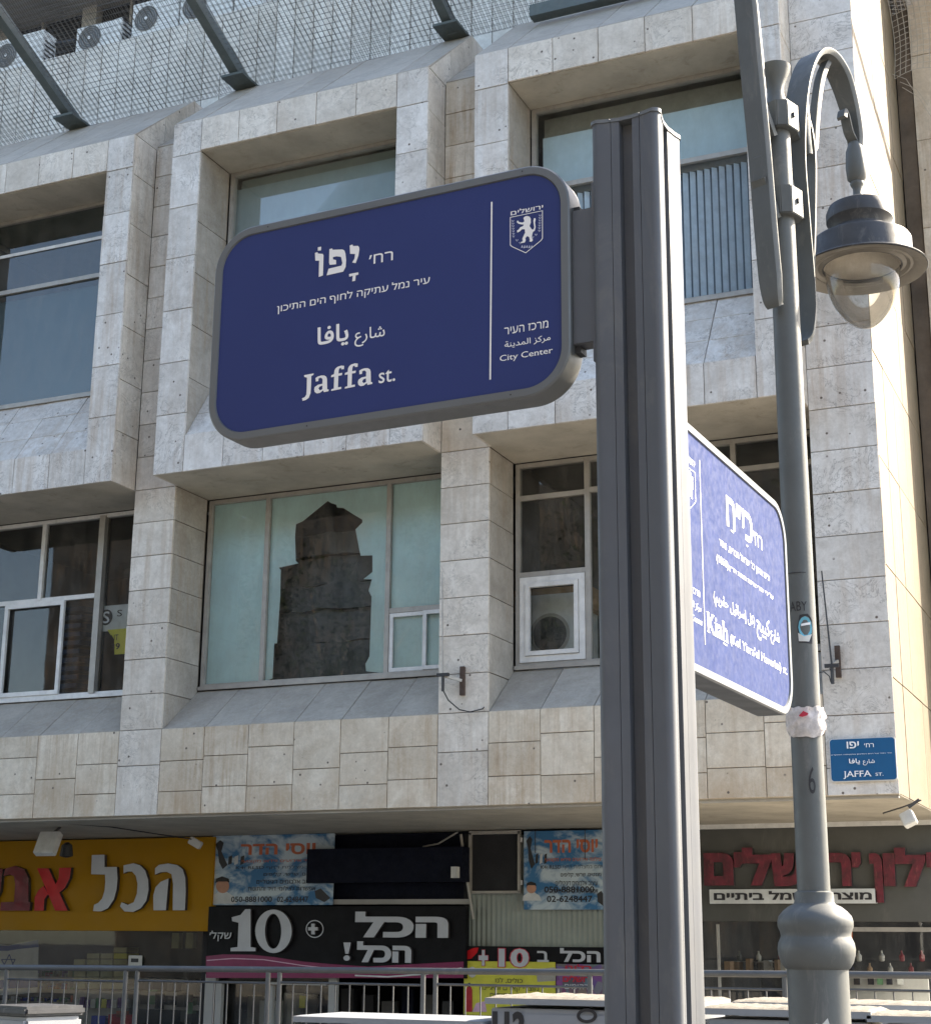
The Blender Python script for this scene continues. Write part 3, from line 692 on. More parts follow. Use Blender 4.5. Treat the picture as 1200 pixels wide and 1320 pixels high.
# lower left window
x0, x1 = opn[2]
m = [X(54, 720, YW), X(125, 770, YW)]; m = [X(54, 720, YW) - 1.05] + m
tz1 = Z(60, 773, YW)
w1 = window(x0 + .02, x1 - .02, wz0, wz1, YW, [m[0], (m[1], tz1), m[2]], [(x0 + .07, m[2] - .03, tz1)], mat='white_frame')
MB().box(m[2] - .02, m[2] + .07, YW - .03, YW + .1, wz0 + .03, wz1 - .03).build('mullion', 'alu', w1)
a, b = X(3, 840, YW), X(80, 830, YW); s_ = MB(); t_ = .055; z0_, z1_ = wz0 + .05, tz1 - .035
yy = YW - .02; s_.box(a, b, yy, yy + .04, z1_ - t_, z1_); s_.box(a, b, yy, yy + .04, z0_, z0_ + t_); s_.box(a, a + t_, yy, yy + .04, z0_ + t_, z1_ - t_); s_.box(b - t_, b, yy, yy + .04, z0_ + t_, z1_ - t_)
s_.build('sliding_sash', 'white_frame', w1)
for k in range(14):
    st = MB(); xx = X(84, 800, 17.1); z = 4.35 + .115 * k
    st.add([(xx + .02, 17.0, z), (xx + .34, 17.0, z), (xx + .36, 17.3, z + .02), (xx + .01, 17.3, z + .02), (xx + .02, 17.0, z + .06), (xx + .34, 17.0, z + .06), (xx + .36, 17.3, z + .085), (xx + .01, 17.3, z + .085)], [(0, 3, 2, 1), (4, 5, 6, 7), (0, 1, 5, 4), (1, 2, 6, 5), (2, 3, 7, 6), (3, 0, 4, 7)])
    cbo = st.build('stacked_chair_seat', 'chair_blue', bld)
# S placard inside
YP = YW + .075
a = aty(128, 782, YP); b = aty(160, 812, YP)
pc = MB().box(a.x, x1 - .08, YP, YP + .006, b.z, a.z).build('placard', 'poster_w', w1)
c_ = aty(137, 796, YP - .004); MB().add([(c_.x + .10 * math.cos(k * math.pi / 12), YP - .004, c_.z + .105 * math.sin(k * math.pi / 12)) for k in range(24)], [tuple(range(24))]).build('logo_disc', 'blk_txt', w1)
fwords('S', (132, 804), (142, 788), YP - .006, w1, 'white', bold=.02, serif=.05)
fwords('S', (151, 795), (158, 786), YP - .006, w1, 'blk_txt')
a = aty(140, 812, YP); b = aty(160, 842, YP)
MB().add([(a.x - .02, YP - .002, a.z), (x1 - .08, YP - .002, a.z), (x1 - .08, YP - .002, b.z - .02), (a.x + .12, YP - .002, b.z - .01), (a.x + .10, YP - .002, (a.z + b.z) / 2 + .02)], [(0, 1, 2, 3, 4)]).build('yellow_placard', 'ylw_print', w1)
fwords('NT', (143, 826), (153, 818), YP - .006, w1, 'blk_txt'); fwords('39', (143, 838), (155, 829), YP - .006, w1, 'blk_txt', bold=.03)
# upper windows
x0, x1 = opn[1]; uz0, uz1 = 8.56, 11.37
wu = window(x0 + .45, x1 - .44, uz0, uz1, YU, [], [], 'glass_up', mat='alu')
MB().box(x0 + .52, x1 - .5, YU + .16, YU + .17, uz0, uz1 - .05).build('grey_screen', paint('dull_green_screen', (.17, .20, .185), .8, var=.1, scale=1), wu)
MB().box(X(306, 240, YU + .14), x1 - .55, YU + .14, YU + .15, uz0, Z(400, 218, YU)).build('blind_or_pane_tone', paint('painted_pane_reflection', (.25, .31, .32), .8, var=.08, scale=1), wu)  # painted stand-in for the lighter reflection in this pane, no blind
x0, x1 = opn[0]
wr = window(x0 + .45, x1 - .44, uz0, uz1, YU, [], [(x0 + .5, x1 - .49, Z(880, 207, YU))], 'glass_blue', mat='alu')
zt = Z(880, 207, YU)
MB().box(X(700, 190, YU + .12), x1 - .5, YU + .12, YU + .13, zt + .04, uz1 - .35).build('blind_or_pane_tone', 'roller', wr)
MB().box(x0 + .5, x1 - .5, YU + .3, YU + .31, zt, uz1).build('backing_board', paint('tan_board', (.34, .33, .28), .85), wr)
MB().box(x0 + .5, x1 - .5, YU + .42, YU + .43, uz0, zt).build('backing_board', 'sky_board', wr)  # added board, coloured like the sky reflected between the slats
for k in range(32):
    xx = x0 + .55 + k * .086
    v = MB(); v.add([(xx, YU + .13, uz0 + .08), (xx + .055, YU + .17, uz0 + .08), (xx + .055, YU + .17, zt - .08), (xx, YU + .13, zt - .08), (xx, YU + .133, uz0 + .08), (xx + .055, YU + .173, uz0 + .08), (xx + .055, YU + .173, zt - .08), (xx, YU + .133, zt - .08)], [(0, 1, 2, 3), (7, 6, 5, 4), (0, 3, 7, 4), (1, 5, 6, 2), (0, 4, 5, 1), (3, 2, 6, 7)])
    v.build('blind_slat', 'blind', wr)
x0, x1 = opn[2]
wl = window(x0 + .45, x1 - .44, uz0, uz1, YU, [], [(x0 + .5, x1 - .49, Z(60, 366, YU))], 'glass_tint', mat='alu')
MB().box(x0 + .5, x1 - .5, YU + .16, YU + .17, uz0, Z(60, 372, YU)).build('blind_or_pane_tone', paint('teal_screen', (.10, .15, .17), .7, var=.08, scale=1), wl)  # teal panel stands in for the tinted lower pane, no blind
MB().box(x0 + .5, x1 - .5, YU + .03, YU + .045, Z(60, 320, YU), Z(60, 318, YU) + .02).build('transom', 'white_frame', wl)
for dz in (0, -.06): MB().box(X(30, 378, 17.5), X(75, 370, 17.5), 17.5, 17.54, 9.93 + dz, 9.955 + dz).build('tube_light', 'white', bld)
#PART3
# ------------------------------------------------------------------ street sign post (frame turned 2.2 degrees)
K = .8; DS = 4 * K
PX0, PX1 = -1.568 * K, -1.356 * K; PW = PX1 - PX0; PCX = (PX0 + PX1) / 2; PCY = DS + PW / 2 - .004
base = EX * PCX + EY * PCY
sign = empty('street_sign', (base.x, base.y, .14), -A22, 'tall fluted grey metal street sign post carrying two dark blue trilingual name panels', 'street sign')
def SL(s, t, z): return Vector((s - PCX, t - PCY, z - .14))       # sign frame -> local
def post_profile(h, slot=True):
    pts = []
    # one side, from left corner to right corner on the front (y = -h), concave, with grooves and central slot
    side = []
    xs = [-.78, -.6, -.42, -.31] ; 
    def yy(x): return -h * (1 - .17 * max(0, 1 - abs(x) / .8) ** .8)
    for k in range(7):
        a = math.radians(225 + 45 * k / 6); r = .22; side.append((-h * (1 - r) + r * h * math.cos(a), -h * (1 - r) + r * h * math.sin(a)))
    def groove(x): side.extend([(h * (x - .008), yy(x) + 0), (h * (x - .008), yy(x) + .004), (h * (x + .008), yy(x) + .004), (h * (x + .008), yy(x))])
    side.append((-.62 * h, yy(-.62)))
    groove(-.42)
    if slot: side += [(-.19 * h, yy(-.19)), (-.19 * h, yy(-.19) + .026), (.19 * h, yy(.19) + .026), (.19 * h, yy(.19))]
    else: side += [(-.19 * h, yy(-.19)), (.19 * h, yy(.19))]
    groove(.42)
    side.append((.62 * h, yy(.62)))
    for k in range(6):
        a = math.radians(270 + 45 * k / 6); r = .22; side.append((h * (1 - r) + r * h * math.cos(a), -h * (1 - r) + r * h * math.sin(a)))
    for q_ in range(4):
        a = math.radians(90 * q_); pts += [(x * math.cos(a) - y * math.sin(a), x * math.sin(a) + y * math.cos(a)) for x, y in side]
    return pts
ptop = 1.6 + 2.352 * K - .14
pr_ = post_profile(PW / 2)
MB().prism([(x, y, ptop) for x, y in pr_], (0, 0, ptop)).build('column', 'post', sign, auto=32)
pc_ = post_profile(PW / 2 + .003, False)
MB().prism([(x, y, ptop + .009) for x, y in pc_], (0, 0, .009)).build('cap', 'bezel', sign, auto=32)
MB().box(-.16, .16, -.16, .16, 0, .02).build('base_plate', 'post', sign)
for s1 in (-1, 1):
    for s2 in (-1, 1): MB().lathe([(.012, 0), (.012, .018), (.005, .022)], (s1 * .13, s2 * .13, .02), 8).build('bolt', 'steel', sign)

def panel(x0, x1, z0, z1, fy, th, rad, mk, mat, label):
    """rounded light box; mk(u, v, d): u along, v up, d out of the face"""
    R_o = rrect(x0, x1, z0, z1, rad, 14); bz = .022 * K * 1.35
    R_i = rrect(x0 + bz, x1 - bz, z0 + bz, z1 - bz, rad - bz, 14); n = len(R_o)
    m_ = MB(); e = .004
    rings = [[mk(u, v, -th) for u, v in R_o], [mk(u, v, -e) for u, v in R_o], [mk(u, v, 0) for u, v in rrect(x0 + e, x1 - e, z0 + e, z1 - e, rad - e, 14)],
             [mk(u, v, 0) for u, v in rrect(x0 + bz - .002, x1 - bz + .002, z0 + bz - .002, z1 - bz + .002, rad - bz, 14)], [mk(u, v, -.006) for u, v in R_i]]
    vs = [p for r in rings for p in r]; fs = []
    for i in range(4): fs += [(i * n + k, i * n + (k + 1) % n, (i + 1) * n + (k + 1) % n, (i + 1) * n + k) for k in range(n)]
    fs.append(tuple(range(n)))
    m_.add(vs, fs); p = m_.build('sign_panel', 'bezel', sign, auto=38); p['label'] = label
    # seam and screws
    for (u, v) in ((x0 + (x1 - x0) * .16, z1 - bz / 2), (x0 + (x1 - x0) * .88, z1 - bz / 2), (x0 + (x1 - x0) * .3, z0 + bz / 2), (x0 + (x1 - x0) * .85, z0 + bz / 2)):
        MB().add([mk(u + .0022 * math.cos(a), v + .0022 * math.sin(a), .0006) for a in [k * math.pi / 4 for k in range(8)]], [tuple(range(8))]).build('screw', 'dark', p)
    f_ = MB().add([mk(u, v, -.0045) for u, v in R_i], [tuple(range(n))]).build('blue_face', mat, p)
    return p, f_
# --- Jaffa panel, faces the camera
jx0, jx1, jz0, jz1 = -2.902 * K, -1.640 * K, 1.6 + 1.530 * K, 1.6 + 2.268 * K
jd = DS + .001
mkJ = lambda u, v, d: SL(u, jd - d, v)
pJ, fJ = panel(jx0, jx1, jz0, jz1, jd, .075, .145 * K, mkJ, 'blue', 'dark blue panel reading Jaffa st. in Hebrew, Arabic and English')
MB().box(*[0] * 6)
JC = lambda x, y: (270 + x / 2.4, 210 + y / 2.4)
def jw(s, lb, rt, mat='white', **k):
    a = sgn(*JC(*lb), jd); b = sgn(*JC(*rt), jd)
    return words(s, (a.x, a.z), (b.x, b.z), lambda u, v, d: SL(u, jd + .0035 - d, v), pJ, mat, **k)
def jpoly(pts, mat='white', name='emblem', conv=None, dz=.0):
    conv = conv or (lambda x, y: JC(x, y))
    P = [sgn(*conv(x, y), jd) for x, y in pts]; V_, T_ = fill([[(p.x, p.z) for p in P]])
    return link(name, mesh(name, [SL(p[0], jd + .0034 - dz, p[1]) for p in V_], [tuple(t) for t in T_]), mat, pJ)
def jglyph(polys, holes, conv, name='lettering'):
    def cv(P, want):
        L = [(lambda q: (q.x, q.z))(sgn(*conv(x, y), jd)) for x, y in P]
        A_ = sum(L[i][0] * L[(i + 1) % len(L)][1] - L[(i + 1) % len(L)][0] * L[i][1] for i in range(len(L)))
        return L if (A_ > 0) == want else L[::-1]
    shape2d([cv(P, True) for P in polys] + [cv(P, False) for P in holes], None, lambda u, v, d: SL(u, jd + .0035 - d, v), name, 'white', pJ, 0, False)
YC = lambda x, y: (395 + x / 8.7, 300 + y / 8.7)
jglyph([[(88, 218), (115, 208), (122, 225), (175, 228), (184, 245), (178, 470), (130, 488), (135, 305), (92, 305)]], [], YC)
jglyph([[(120, 155), (158, 147), (156, 190), (120, 192)]], [], YC, 'vowel_dot')
jglyph([[(250, 175), (280, 167), (288, 182), (395, 178), (418, 190), (430, 225), (438, 300), (432, 375), (405, 428), (218, 470), (240, 395), (385, 360), (395, 330), (380, 262), (330, 256), (290, 265), (290, 290), (325, 298), (325, 345), (255, 352), (246, 330)]], [], YC)
jglyph([[(478, 135), (508, 122), (516, 140), (570, 138), (584, 155), (586, 180), (575, 250), (545, 332), (505, 325), (530, 285), (538, 230), (482, 228)]], [], YC)
jglyph([[(470, 455), (575, 435), (575, 462), (545, 470), (540, 530), (505, 538), (512, 475), (472, 485)]], [], YC, 'vowel_mark')
jw(heb('רח׳'), (491, 313), (566, 269), bold=.006)
jw(heb('עיר נמל עתיקה לחוף הים התיכון'), (206, 467), (680, 345), bold=.012)
jw(arab('شارع'), (446, 569), (541, 497), bold=.010)
jw(arab('يافا'), (330, 577), (429, 490), bold=.032)
LC = lambda x, y: (380 + x / 7.457, 455 + y / 7.457)
J_ = [(82, 208), (175, 190), (172, 206), (152, 215), (150, 300), (145, 380), (128, 425), (100, 447), (68, 455), (62, 430), (88, 420), (104, 395), (108, 330), (110, 232), (84, 225)]
a_o = [(192, 235), (215, 220), (245, 211), (275, 210), (296, 222), (303, 245), (305, 343), (320, 346), (318, 362), (272, 372), (266, 354), (235, 378), (205, 384), (184, 370), (179, 345), (185, 322), (215, 300), (258, 290), (260, 252), (254, 238), (240, 232), (222, 240), (220, 265), (195, 270)]
a_i = [(258, 308), (232, 318), (221, 338), (235, 355), (258, 342)]
f_o = [(345, 343), (368, 336), (372, 222), (342, 228), (345, 208), (370, 198), (375, 162), (386, 142), (404, 127), (440, 115), (468, 118), (466, 150), (440, 152), (438, 138), (422, 143), (415, 165), (413, 192), (450, 185), (446, 208), (412, 214), (408, 325), (440, 320), (440, 340), (342, 360)]
sh = lambda P, dx, dy: [(x + dx, y + dy) for x, y in P]
jglyph([J_], [], LC); jglyph([a_o], [a_i], LC); jglyph([f_o], [], LC); jglyph([sh(f_o, 131, -22)], [], LC); jglyph([sh(a_o, 420, -70)], [sh(a_i, 420, -70)], LC)
jw('st.', (521, 681), (573, 634), bold=.008, serif=.03)
jw(heb('ירושלים'), (930, 160), (1030, 124), bold=.02)
jw(heb('מרכז העיר'), (910, 530), (1046, 484), bold=.008)
jw(arab('مركز المدينة'), (911, 575), (1053, 527), bold=.010)
jw('City Center', (896, 618), (1060, 567), bold=.006, serif=.04)
jpoly([(869, 118), (873.5, 117), (869, 668), (864, 669)], name='divider_line')
# city emblem: shield, laurel and rearing lion
E5 = lambda x, y: (600 + x / 4.55, 210 + y / 4.55)
so2 = [(257, 313), (450, 273), (450, 438), (440, 452), (350, 525), (268, 488), (257, 478)]
cxs, cys = 352, 395
inn = [(cxs + (x - cxs) * .955, cys + (y - cys) * .965) for x, y in so2]
P1 = [sgn(*E5(x, y), jd) for x, y in so2]; P2 = [sgn(*E5(x, y), jd) for x, y in inn]
def sring(Pa, Pb, f, par, mat='white'):
    n = len(Pa); MB().add([f(p) for p in Pa] + [f(p) for p in Pb], [(i, (i + 1) % n, (i + 1) % n + n, i + n) for i in range(n)]).build('shield_outline', mat, par)
sring(P1, P2, lambda p: SL(p.x, jd + .0034, p.z), pJ)
lion = [(336, 318), (345, 309), (358, 306), (372, 310), (379, 322), (380, 345), (372, 365), (386, 385), (394, 386), (400, 372), (396, 350), (394, 335), (398, 320), (406, 318), (408, 328), (404, 345), (408, 370), (403, 392), (392, 400), (388, 415), (385, 432), (392, 448), (384, 458), (370, 456), (374, 448), (370, 430), (358, 424), (348, 436), (350, 450), (344, 462), (322, 466), (320, 459), (332, 455), (330, 438), (338, 420), (346, 405), (344, 384), (328, 384), (314, 398), (300, 404), (298, 392), (308, 386), (318, 372), (334, 366), (338, 356), (326, 356), (308, 352), (296, 342), (302, 332), (312, 342), (330, 345), (342, 338), (340, 330)]
jpoly(lion, 'white', 'lion_emblem', E5)
for side in (-1, 1):
    for k in range(9):
        t = k / 8
        bx = (274 + 6 * t if side < 0 else 434 - 6 * t) ; by = (345 if side < 0 else 312) + 120 * t
        if t > .75: bx += -side * (t - .75) * 150; by += 8
        for s2 in (-1, 1):
            jpoly([(bx, by), (bx + s2 * 8, by - 13), (bx + s2 * 3, by - 14)], 'white_dim', 'laurel_leaf', E5)
for k in range(5): jpoly([(322 + 14 * k, 492 + (k % 2) * 4), (330 + 14 * k, 476), (334 + 14 * k, 492)], 'white_dim', 'laurel_leaf', E5)
# bracket between panel and post
az0, az1 = 1.6 + 1.676 * K, 1.6 + 2.10 * K
MB().box(jx1 - PCX - .0, PX0 - PCX + .006, jd - PCY + .016, jd - PCY + .062, az0 - .14, az1 - .14).build('bracket', 'post', sign, bevel=.002)
MB().box(jx1 - PCX - .002, jx1 - PCX + .014, jd - PCY + .030, jd - PCY + .066, az0 - .155, az1 - .125).build('bracket_flange', 'post_dark', sign)
# bright rolled end of the light box
e_ = MB(); seg = rrect(jx0, jx1, jz0, jz1, .145 * K, 14)
MB().box(PX0 - PCX - .005, PX0 - PCX + .001, jd - PCY + .01, jd - PCY + .05, az0 - .19, az1 - .08).build('clamp_strip', 'post', sign)
# --- Kiah panel, faces +x along the side street
KXp = -1.435 * K
kz0, kz1 = 1.6 + .768 * K, 1.6 + 1.540 * K
kt1 = sgk(1020.5, 840, KXp).y; kt0 = kt1 - (jx1 - jx0)
mkK = lambda u, v, d: SL(KXp + d, u, v)
pK, fK = panel(kt0, kt1, kz0, kz1, KXp, .075, .145 * K, mkK, 'blue2', 'sunlit blue panel reading Kiah (Kol Yisra\'el Haverim) st.')
KC = lambda x, y: (870 + x / 3.384, 540 + y / 3.384)
def kw(s, lb, rt, mat='white', **k):
    a = sgk(*KC(*lb), KXp); b = sgk(*KC(*rt), KXp)
    return words(s, (a.y, a.z), (b.y, b.z), lambda u, v, d: SL(KXp - .0035 + d, u, v), pK, mat, **k)
def kbox(s, y0, z0, y1, z1, **k): return words(s, (y0, z0), (y1, z1), lambda u, v, d: SL(KXp - .0035 + d, u, v), pK, 'white', **k)
def kpoly(pts, name):
    P = [sgk(*KC(*p), KXp) for p in pts]; V_, T_ = fill([[(p.y, p.z) for p in P]])
    link(name, mesh(name, [SL(KXp - .0034, p[0], p[1]) for p in V_], [tuple(t) for t in T_]), 'white', pK)
kw(heb('כי״ח'), (232, 464), (341, 424), bold=.035)
kpoly([(249, 482), (262, 492), (262, 499), (249, 489)], 'vowel_mark'); kpoly([(318, 548), (324, 553), (322, 560), (317, 554)], 'vowel_dot')
kw(heb('רח׳'), (347, 543), (384, 517), bold=.006)
kw(heb('ע״ש ארגון כל ישראל חברים, נוסד'), (200, 560), (418, 678), bold=.006)
kw(heb('על ידי יהודי צרפת בשנת תר״ך ') .replace('', '') , (238, 660), (433, 768), bold=.006)
kw('(1860)', (188, 630), (237, 622), bold=.006)
kw(arab('شارع'), (424, 978), (460, 932), bold=.010)
kw(arab('كييح'), (364, 958), (416, 880), bold=.018)
kw(arab('(كل إسرائيل حڤريم)'), (176, 815), (352, 858), bold=.010)
kw('Kiah', (147, 929), (236, 893), bold=.028, serif=.05)
kpoly([(217, 975), (233, 986), (233, 992), (217, 981)], 'underline_mark')
kw("(Kol Yisra'el Haverim) st.", (248, 990), (494, 1080), bold=.006, serif=.025)
td = sgk(*KC(126, 600), KXp).y
zt_, zb_ = sgk(*KC(113, 180), KXp).z, sgk(*KC(140, 985), KXp).z
MB().add([mkK(u, v, -.0034) for u, v in ((td - .002, zb_), (td + .002, zb_), (td + .002, zt_), (td - .002, zt_))], [(0, 1, 2, 3)]).build('divider_line', 'white', pK)
# narrow column towards the post (text ends near the divider)
c1 = sgk(*KC(115, 765), KXp).y; zc = [sgk(*KC(115, y), KXp).z for y in (752, 778)]
kbox(heb('מרכז העיר'), c1 - .165 * K * .9, zc[1], c1, zc[0], bold=.008)
c1 = sgk(*KC(120, 830), KXp).y; zc = [sgk(*KC(120, y), KXp).z for y in (812, 850)]
kbox(arab('مركز المدينة'), c1 - .172 * K * .9, zc[1], c1, zc[0], bold=.010)
c1 = sgk(*KC(127, 895), KXp).y; zc = [sgk(*KC(127, y), KXp).z for y in (876, 912)]
kbox('City Center', c1 - .195 * K * .9, zc[1], c1, zc[0], bold=.006, serif=.04)
# emblem, same as on the other panel, moved across
JE = [sgn(*E5(x, y), jd) for x, y in so2]; jr = max(p.x for p in JE); jt = max(p.z for p in JE)
kr = sgk(*KC(94, 250), KXp).y; kt = sgk(*KC(92, 232), KXp).z
mv = lambda p: SL(KXp - .0034, p.x - jr + kr, p.z - jt + kt)
sring(P1, P2, mv, pK)
P = [sgn(*E5(x, y), jd) for x, y in lion]; V_, T_ = fill([[(p.x, p.z) for p in P]])
link('lion_emblem', mesh('lion_emblem', [SL(KXp - .0034, p[0] - jr + kr, p[1] - jt + kt) for p in V_], [tuple(t) for t in T_]), 'white', pK)
kbox(heb('ירושלים'), kr - .085 * K, kt + .012, kr, kt + .032, bold=.02)
MB().box(KXp - PCX - .062, KXp - PCX - .016, PW / 2 - .006, kt0 - PCY + .0, kz0 + .15 - .14, kz1 - .13 - .14).build('bracket', 'post', sign, bevel=.002)

# ------------------------------------------------------------------ old lamp post
PO = Vector((-1.374, 6.5, 0))
lamp = empty('street_lamp', (PO.x, PO.y, 0), 0, 'grey green cast iron double armed street lamp with bell shaped hoods, behind the sign post', 'street lamp')
zl = lambda y: 1.807 - (y - 1150) / 307
prof = [(.19, 0), (.19, .12), (.135, .16), (.119, .3), (.119, zl(1241)), (.126, zl(1239.5)), (.140, zl(1233)), (.149, zl(1224)), (.151, zl(1217)), (.147, zl(1210)), (.138, zl(1204)), (.136, zl(1202)), (.139, zl(1197)), (.147, zl(1191)), (.1475, zl(1185)), (.142, zl(1179)), (.125, zl(1173)), (.105, zl(1168)), (.082, zl(1164.5)), (.078, zl(1162)), (.076, zl(1151)), (.067, zl(1149.5))]
MB().lathe(prof, (0, 0, 0), 48).build('base', 'lamp', lamp, auto=30)
MB().tube([(0, 0, zl(1152)), (0, 0, 3.2), (0, 0, 5.16)], [.0645, .061, .055], 32).build('pole', 'lamp', lamp, auto=40)
MB().lathe([(.052, 5.25), (.058, 5.27), (.044, 5.30), (.036, 5.335), (.038, 5.37), (.052, 5.41), (.068, 5.45), (.072, 5.47), (.064, 5.47), (.04, 5.42)], (0, 0, 0), 32, cap=True).build('top_cup', 'lamp', lamp, auto=40)
LA = math.radians(20); LE = Vector((math.sin(LA), math.cos(LA), 0)); LT = Vector((LE.y, -LE.x, 0))
def collar(z0, z1):
    pts = [LE * a + LT * b for a, b in ((.075, .045), (.045, .085), (-.045, .085), (-.075, .045), (-.075, -.045), (-.045, -.085), (.045, -.085), (.075, -.045))]
    m_ = MB(); m_.prism([p + Vector((0, 0, z1)) for p in pts][::-1], (0, 0, z1 - z0))
    c = m_.build('collar', 'lamp', lamp, bevel=.004)
    for s1 in (-1, 1): 
        p = LT * (s1 * .0865); MB().lathe([(.008, -.01), (.008, .01)], (p.x, p.y, (z0 + z1) / 2), 8).build('bolt', 'dark', c)
collar(5.135, 5.265); collar(4.71, 4.845)
def arm(sg):
    E_ = LE * sg
    def strip(path, wd, th, name, par):
        m_ = MB(); n = len(path); rings = []
        for i, (r, z) in enumerate(path):
            a = Vector(path[max(i - 1, 0)]); b = Vector(path[min(i + 1, n - 1)]); t = (b - a).normalized(); nn = Vector((-t.y, t.x))
            wv = wd[i] if isinstance(wd, list) else wd
            hh = th[i] if isinstance(th, list) else th
            R = []
            for (o, s1) in ((hh / 2, wv / 2), (hh / 2 * .55, wv / 2), (-hh / 2, wv / 2 * .8), (-hh / 2, -wv / 2 * .8), (hh / 2 * .55, -wv / 2), (hh / 2, -wv / 2)):
                p2 = Vector((r, z)) + nn * o; R.append(E_ * p2.x + LT * s1 + Vector((0, 0, p2.y)))
            rings += R
        fs = [(i * 6 + k, i * 6 + (k + 1) % 6, (i + 1) * 6 + (k + 1) % 6, (i + 1) * 6 + k) for i in range(n - 1) for k in range(6)] + [tuple(range(5, -1, -1)), tuple((n - 1) * 6 + k for k in range(6))]
        m_.add(rings, fs); return m_.build(name, 'lamp', par, auto=40)
    def smooth(P, n=6):
        out = []
        for i in range(len(P) - 1):
            p0, p1, p2, p3 = [Vector(P[max(0, min(len(P) - 1, j))]) for j in (i - 1, i, i + 1, i + 2)]
            for k in range(n):
                t = k / n; out.append(tuple(.5 * ((2 * p1) + (p2 - p0) * t + (2 * p0 - 5 * p1 + 4 * p2 - p3) * t * t + (3 * p1 - p0 - 3 * p2 + p3) * t ** 3)))
        return out + [P[-1]]
    path = smooth([(.09, 4.27), (.115, 4.33), (.14, 4.60), (.165, 5.0), (.20, 5.4), (.245, 5.9), (.34, 6.5), (.62, 7.0), (1.0, 7.15), (1.4, 6.95), (1.55, 6.6)]) if sg < 0 else smooth([(.115, 4.16), (.150, 4.22), (.165, 4.42), (.150, 4.75), (.140, 5.05), (.17, 5.30), (.235, 5.52), (.34, 5.68), (.46, 5.725), (.57, 5.67), (.645, 5.54), (.685, 5.40), (.685, 5.33)])
    wd = [.075 + (.04 if sg < 0 else .045) * min(1, max(0, (i / len(path) - .02) * 9)) for i in range(len(path))]; wd = [w_ if i < len(path) * .75 else w_ - (i / len(path) - .75) * .2 for i, w_ in enumerate(wd)]
    a_ = strip(path, wd, .026, 'arm', lamp)
    if sg < 0:
        strip(smooth([(.165, 4.95), (.13, 5.25), (.15, 5.6), (.20, 5.9), (.27, 6.2)]), .05, .022, 'arm_branch', a_)
        c2 = E_ * 1.55; MB().lathe([(.03, 6.62), (.14, 6.55), (.15, 6.45), (.23, 6.42), (.24, 6.32), (.30, 6.27), (.0, 6.27)], (c2.x, c2.y, 0), 32, cap=False).build('hood', 'lamp_dark', lamp, auto=35)
        for z in (5.19, 4.79):
            q0 = E_ * .07 + Vector((0, 0, z - .10)); q1 = E_ * .17 + Vector((0, 0, z + .06)); MB().beam(q0, q1, .07, .03).build('strut', 'lamp', a_)
        return
    # inner branch leaving the pole side, curling into the arch
    strip(smooth([(.165, 4.30), (.20, 4.48), (.235, 4.72), (.262, 4.95), (.275, 5.12), (.262, 5.24), (.235, 5.30), (.222, 5.24), (.232, 5.12)]), .06, .020, 'arm_branch', a_)
    for z in (5.22, 4.82):
        MB().beam(E_ * .06 + Vector((0, 0, z + .10)), E_ * .16 + Vector((0, 0, z - .09)), .05, .022).build('strut', 'lamp', a_)
    strip(smooth([(.46, 5.70), (.39, 5.58), (.34, 5.42), (.31, 5.28), (.295, 5.19), (.275, 5.16)]), .05, .022, 'arm_branch', a_)
    strip(smooth([(.275, 5.16), (.255, 5.28), (.245, 5.38), (.235, 5.45), (.22, 5.45), (.225, 5.36)]), .04, .02, 'scroll', a_)
    strip(smooth([(.685, 5.36), (.64, 5.40), (.615, 5.47), (.59, 5.49), (.575, 5.45)]), .05, .02, 'scroll', a_)
    # struts from collars to the arm
    for z in (5.19, 4.79):
        q0 = E_ * .07 + Vector((0, 0, z + .06)); q1 = E_ * .15 + Vector((0, 0, z - .02))
        MB().beam(q0, q1, .07, .05).build('strut', 'lamp', a_)
    MB().lathe([(.012, -.008), (.012, .008)], E_ * .72 + Vector((0, 0, 5.2)), 8).build('bolt', 'dark', a_)
    c = E_ * .685
    # socket, stem, hood, reflector and glass
    if sg < 0: return
    MB().lathe([(.028, 5.3600), (.045, 5.3119), (.05, 5.2316), (.045, 5.1674), (.03, 5.1514), (.034, 5.1434), (.030, 5.1313), (.022, 5.1193), (.022, 5.0872), (.026, 5.0792), (.028, 5.0712), (.034, 5.0631), (.030, 5.0511), (.042, 5.0431), (.038, 5.0351), (.044, 5.0300)], (c.x, c.y, 0), 20).build('stem', 'lamp', lamp, auto=45)
    hd = MB().lathe([(.03, 5.0450), (.10, 5.0400), (.142, 5.0180), (.155, 4.9850), (.155, 4.9450), (.138, 4.9220), (.132, 4.9000), (.160, 4.8720), (.166, 4.8520), (.228, 4.8420), (.235, 4.8300), (.236, 4.7420), (.242, 4.7280), (.300, 4.7020), (.304, 4.6960), (.300, 4.6910), (.24, 4.7150), (.205, 4.7170), (.18, 4.7070), (.18, 4.7200)], (c.x, c.y, 0), 64, cap=False).build('hood', 'lamp_dark', lamp, auto=35)
    MB().lathe([(.298, 4.6902), (.25, 4.7000), (.235, 4.7080), (.222, 4.7050), (.205, 4.7140), (.186, 4.7060)], (c.x, c.y, 0), 64, cap=False).build('reflector_ring', 'lamp_under', hd, auto=35)
    MB().lathe([(.181, 4.7220), (.10, 4.7280), (.001, 4.7300)], (c.x, c.y, 0), 48, cap=False).build('reflector', 'lamp_plate', hd, auto=60)
    g = [(.172, 4.7120)] + [(.172 * max(0, 1 - (k / 16) ** 2.3) ** .62 + .0004, 4.695 - .298 * k / 16) for k in range(17)]
    MB().lathe(g, (c.x, c.y, 0), 48, cap=False).build('glass_globe', 'glass_lamp', hd, auto=80)
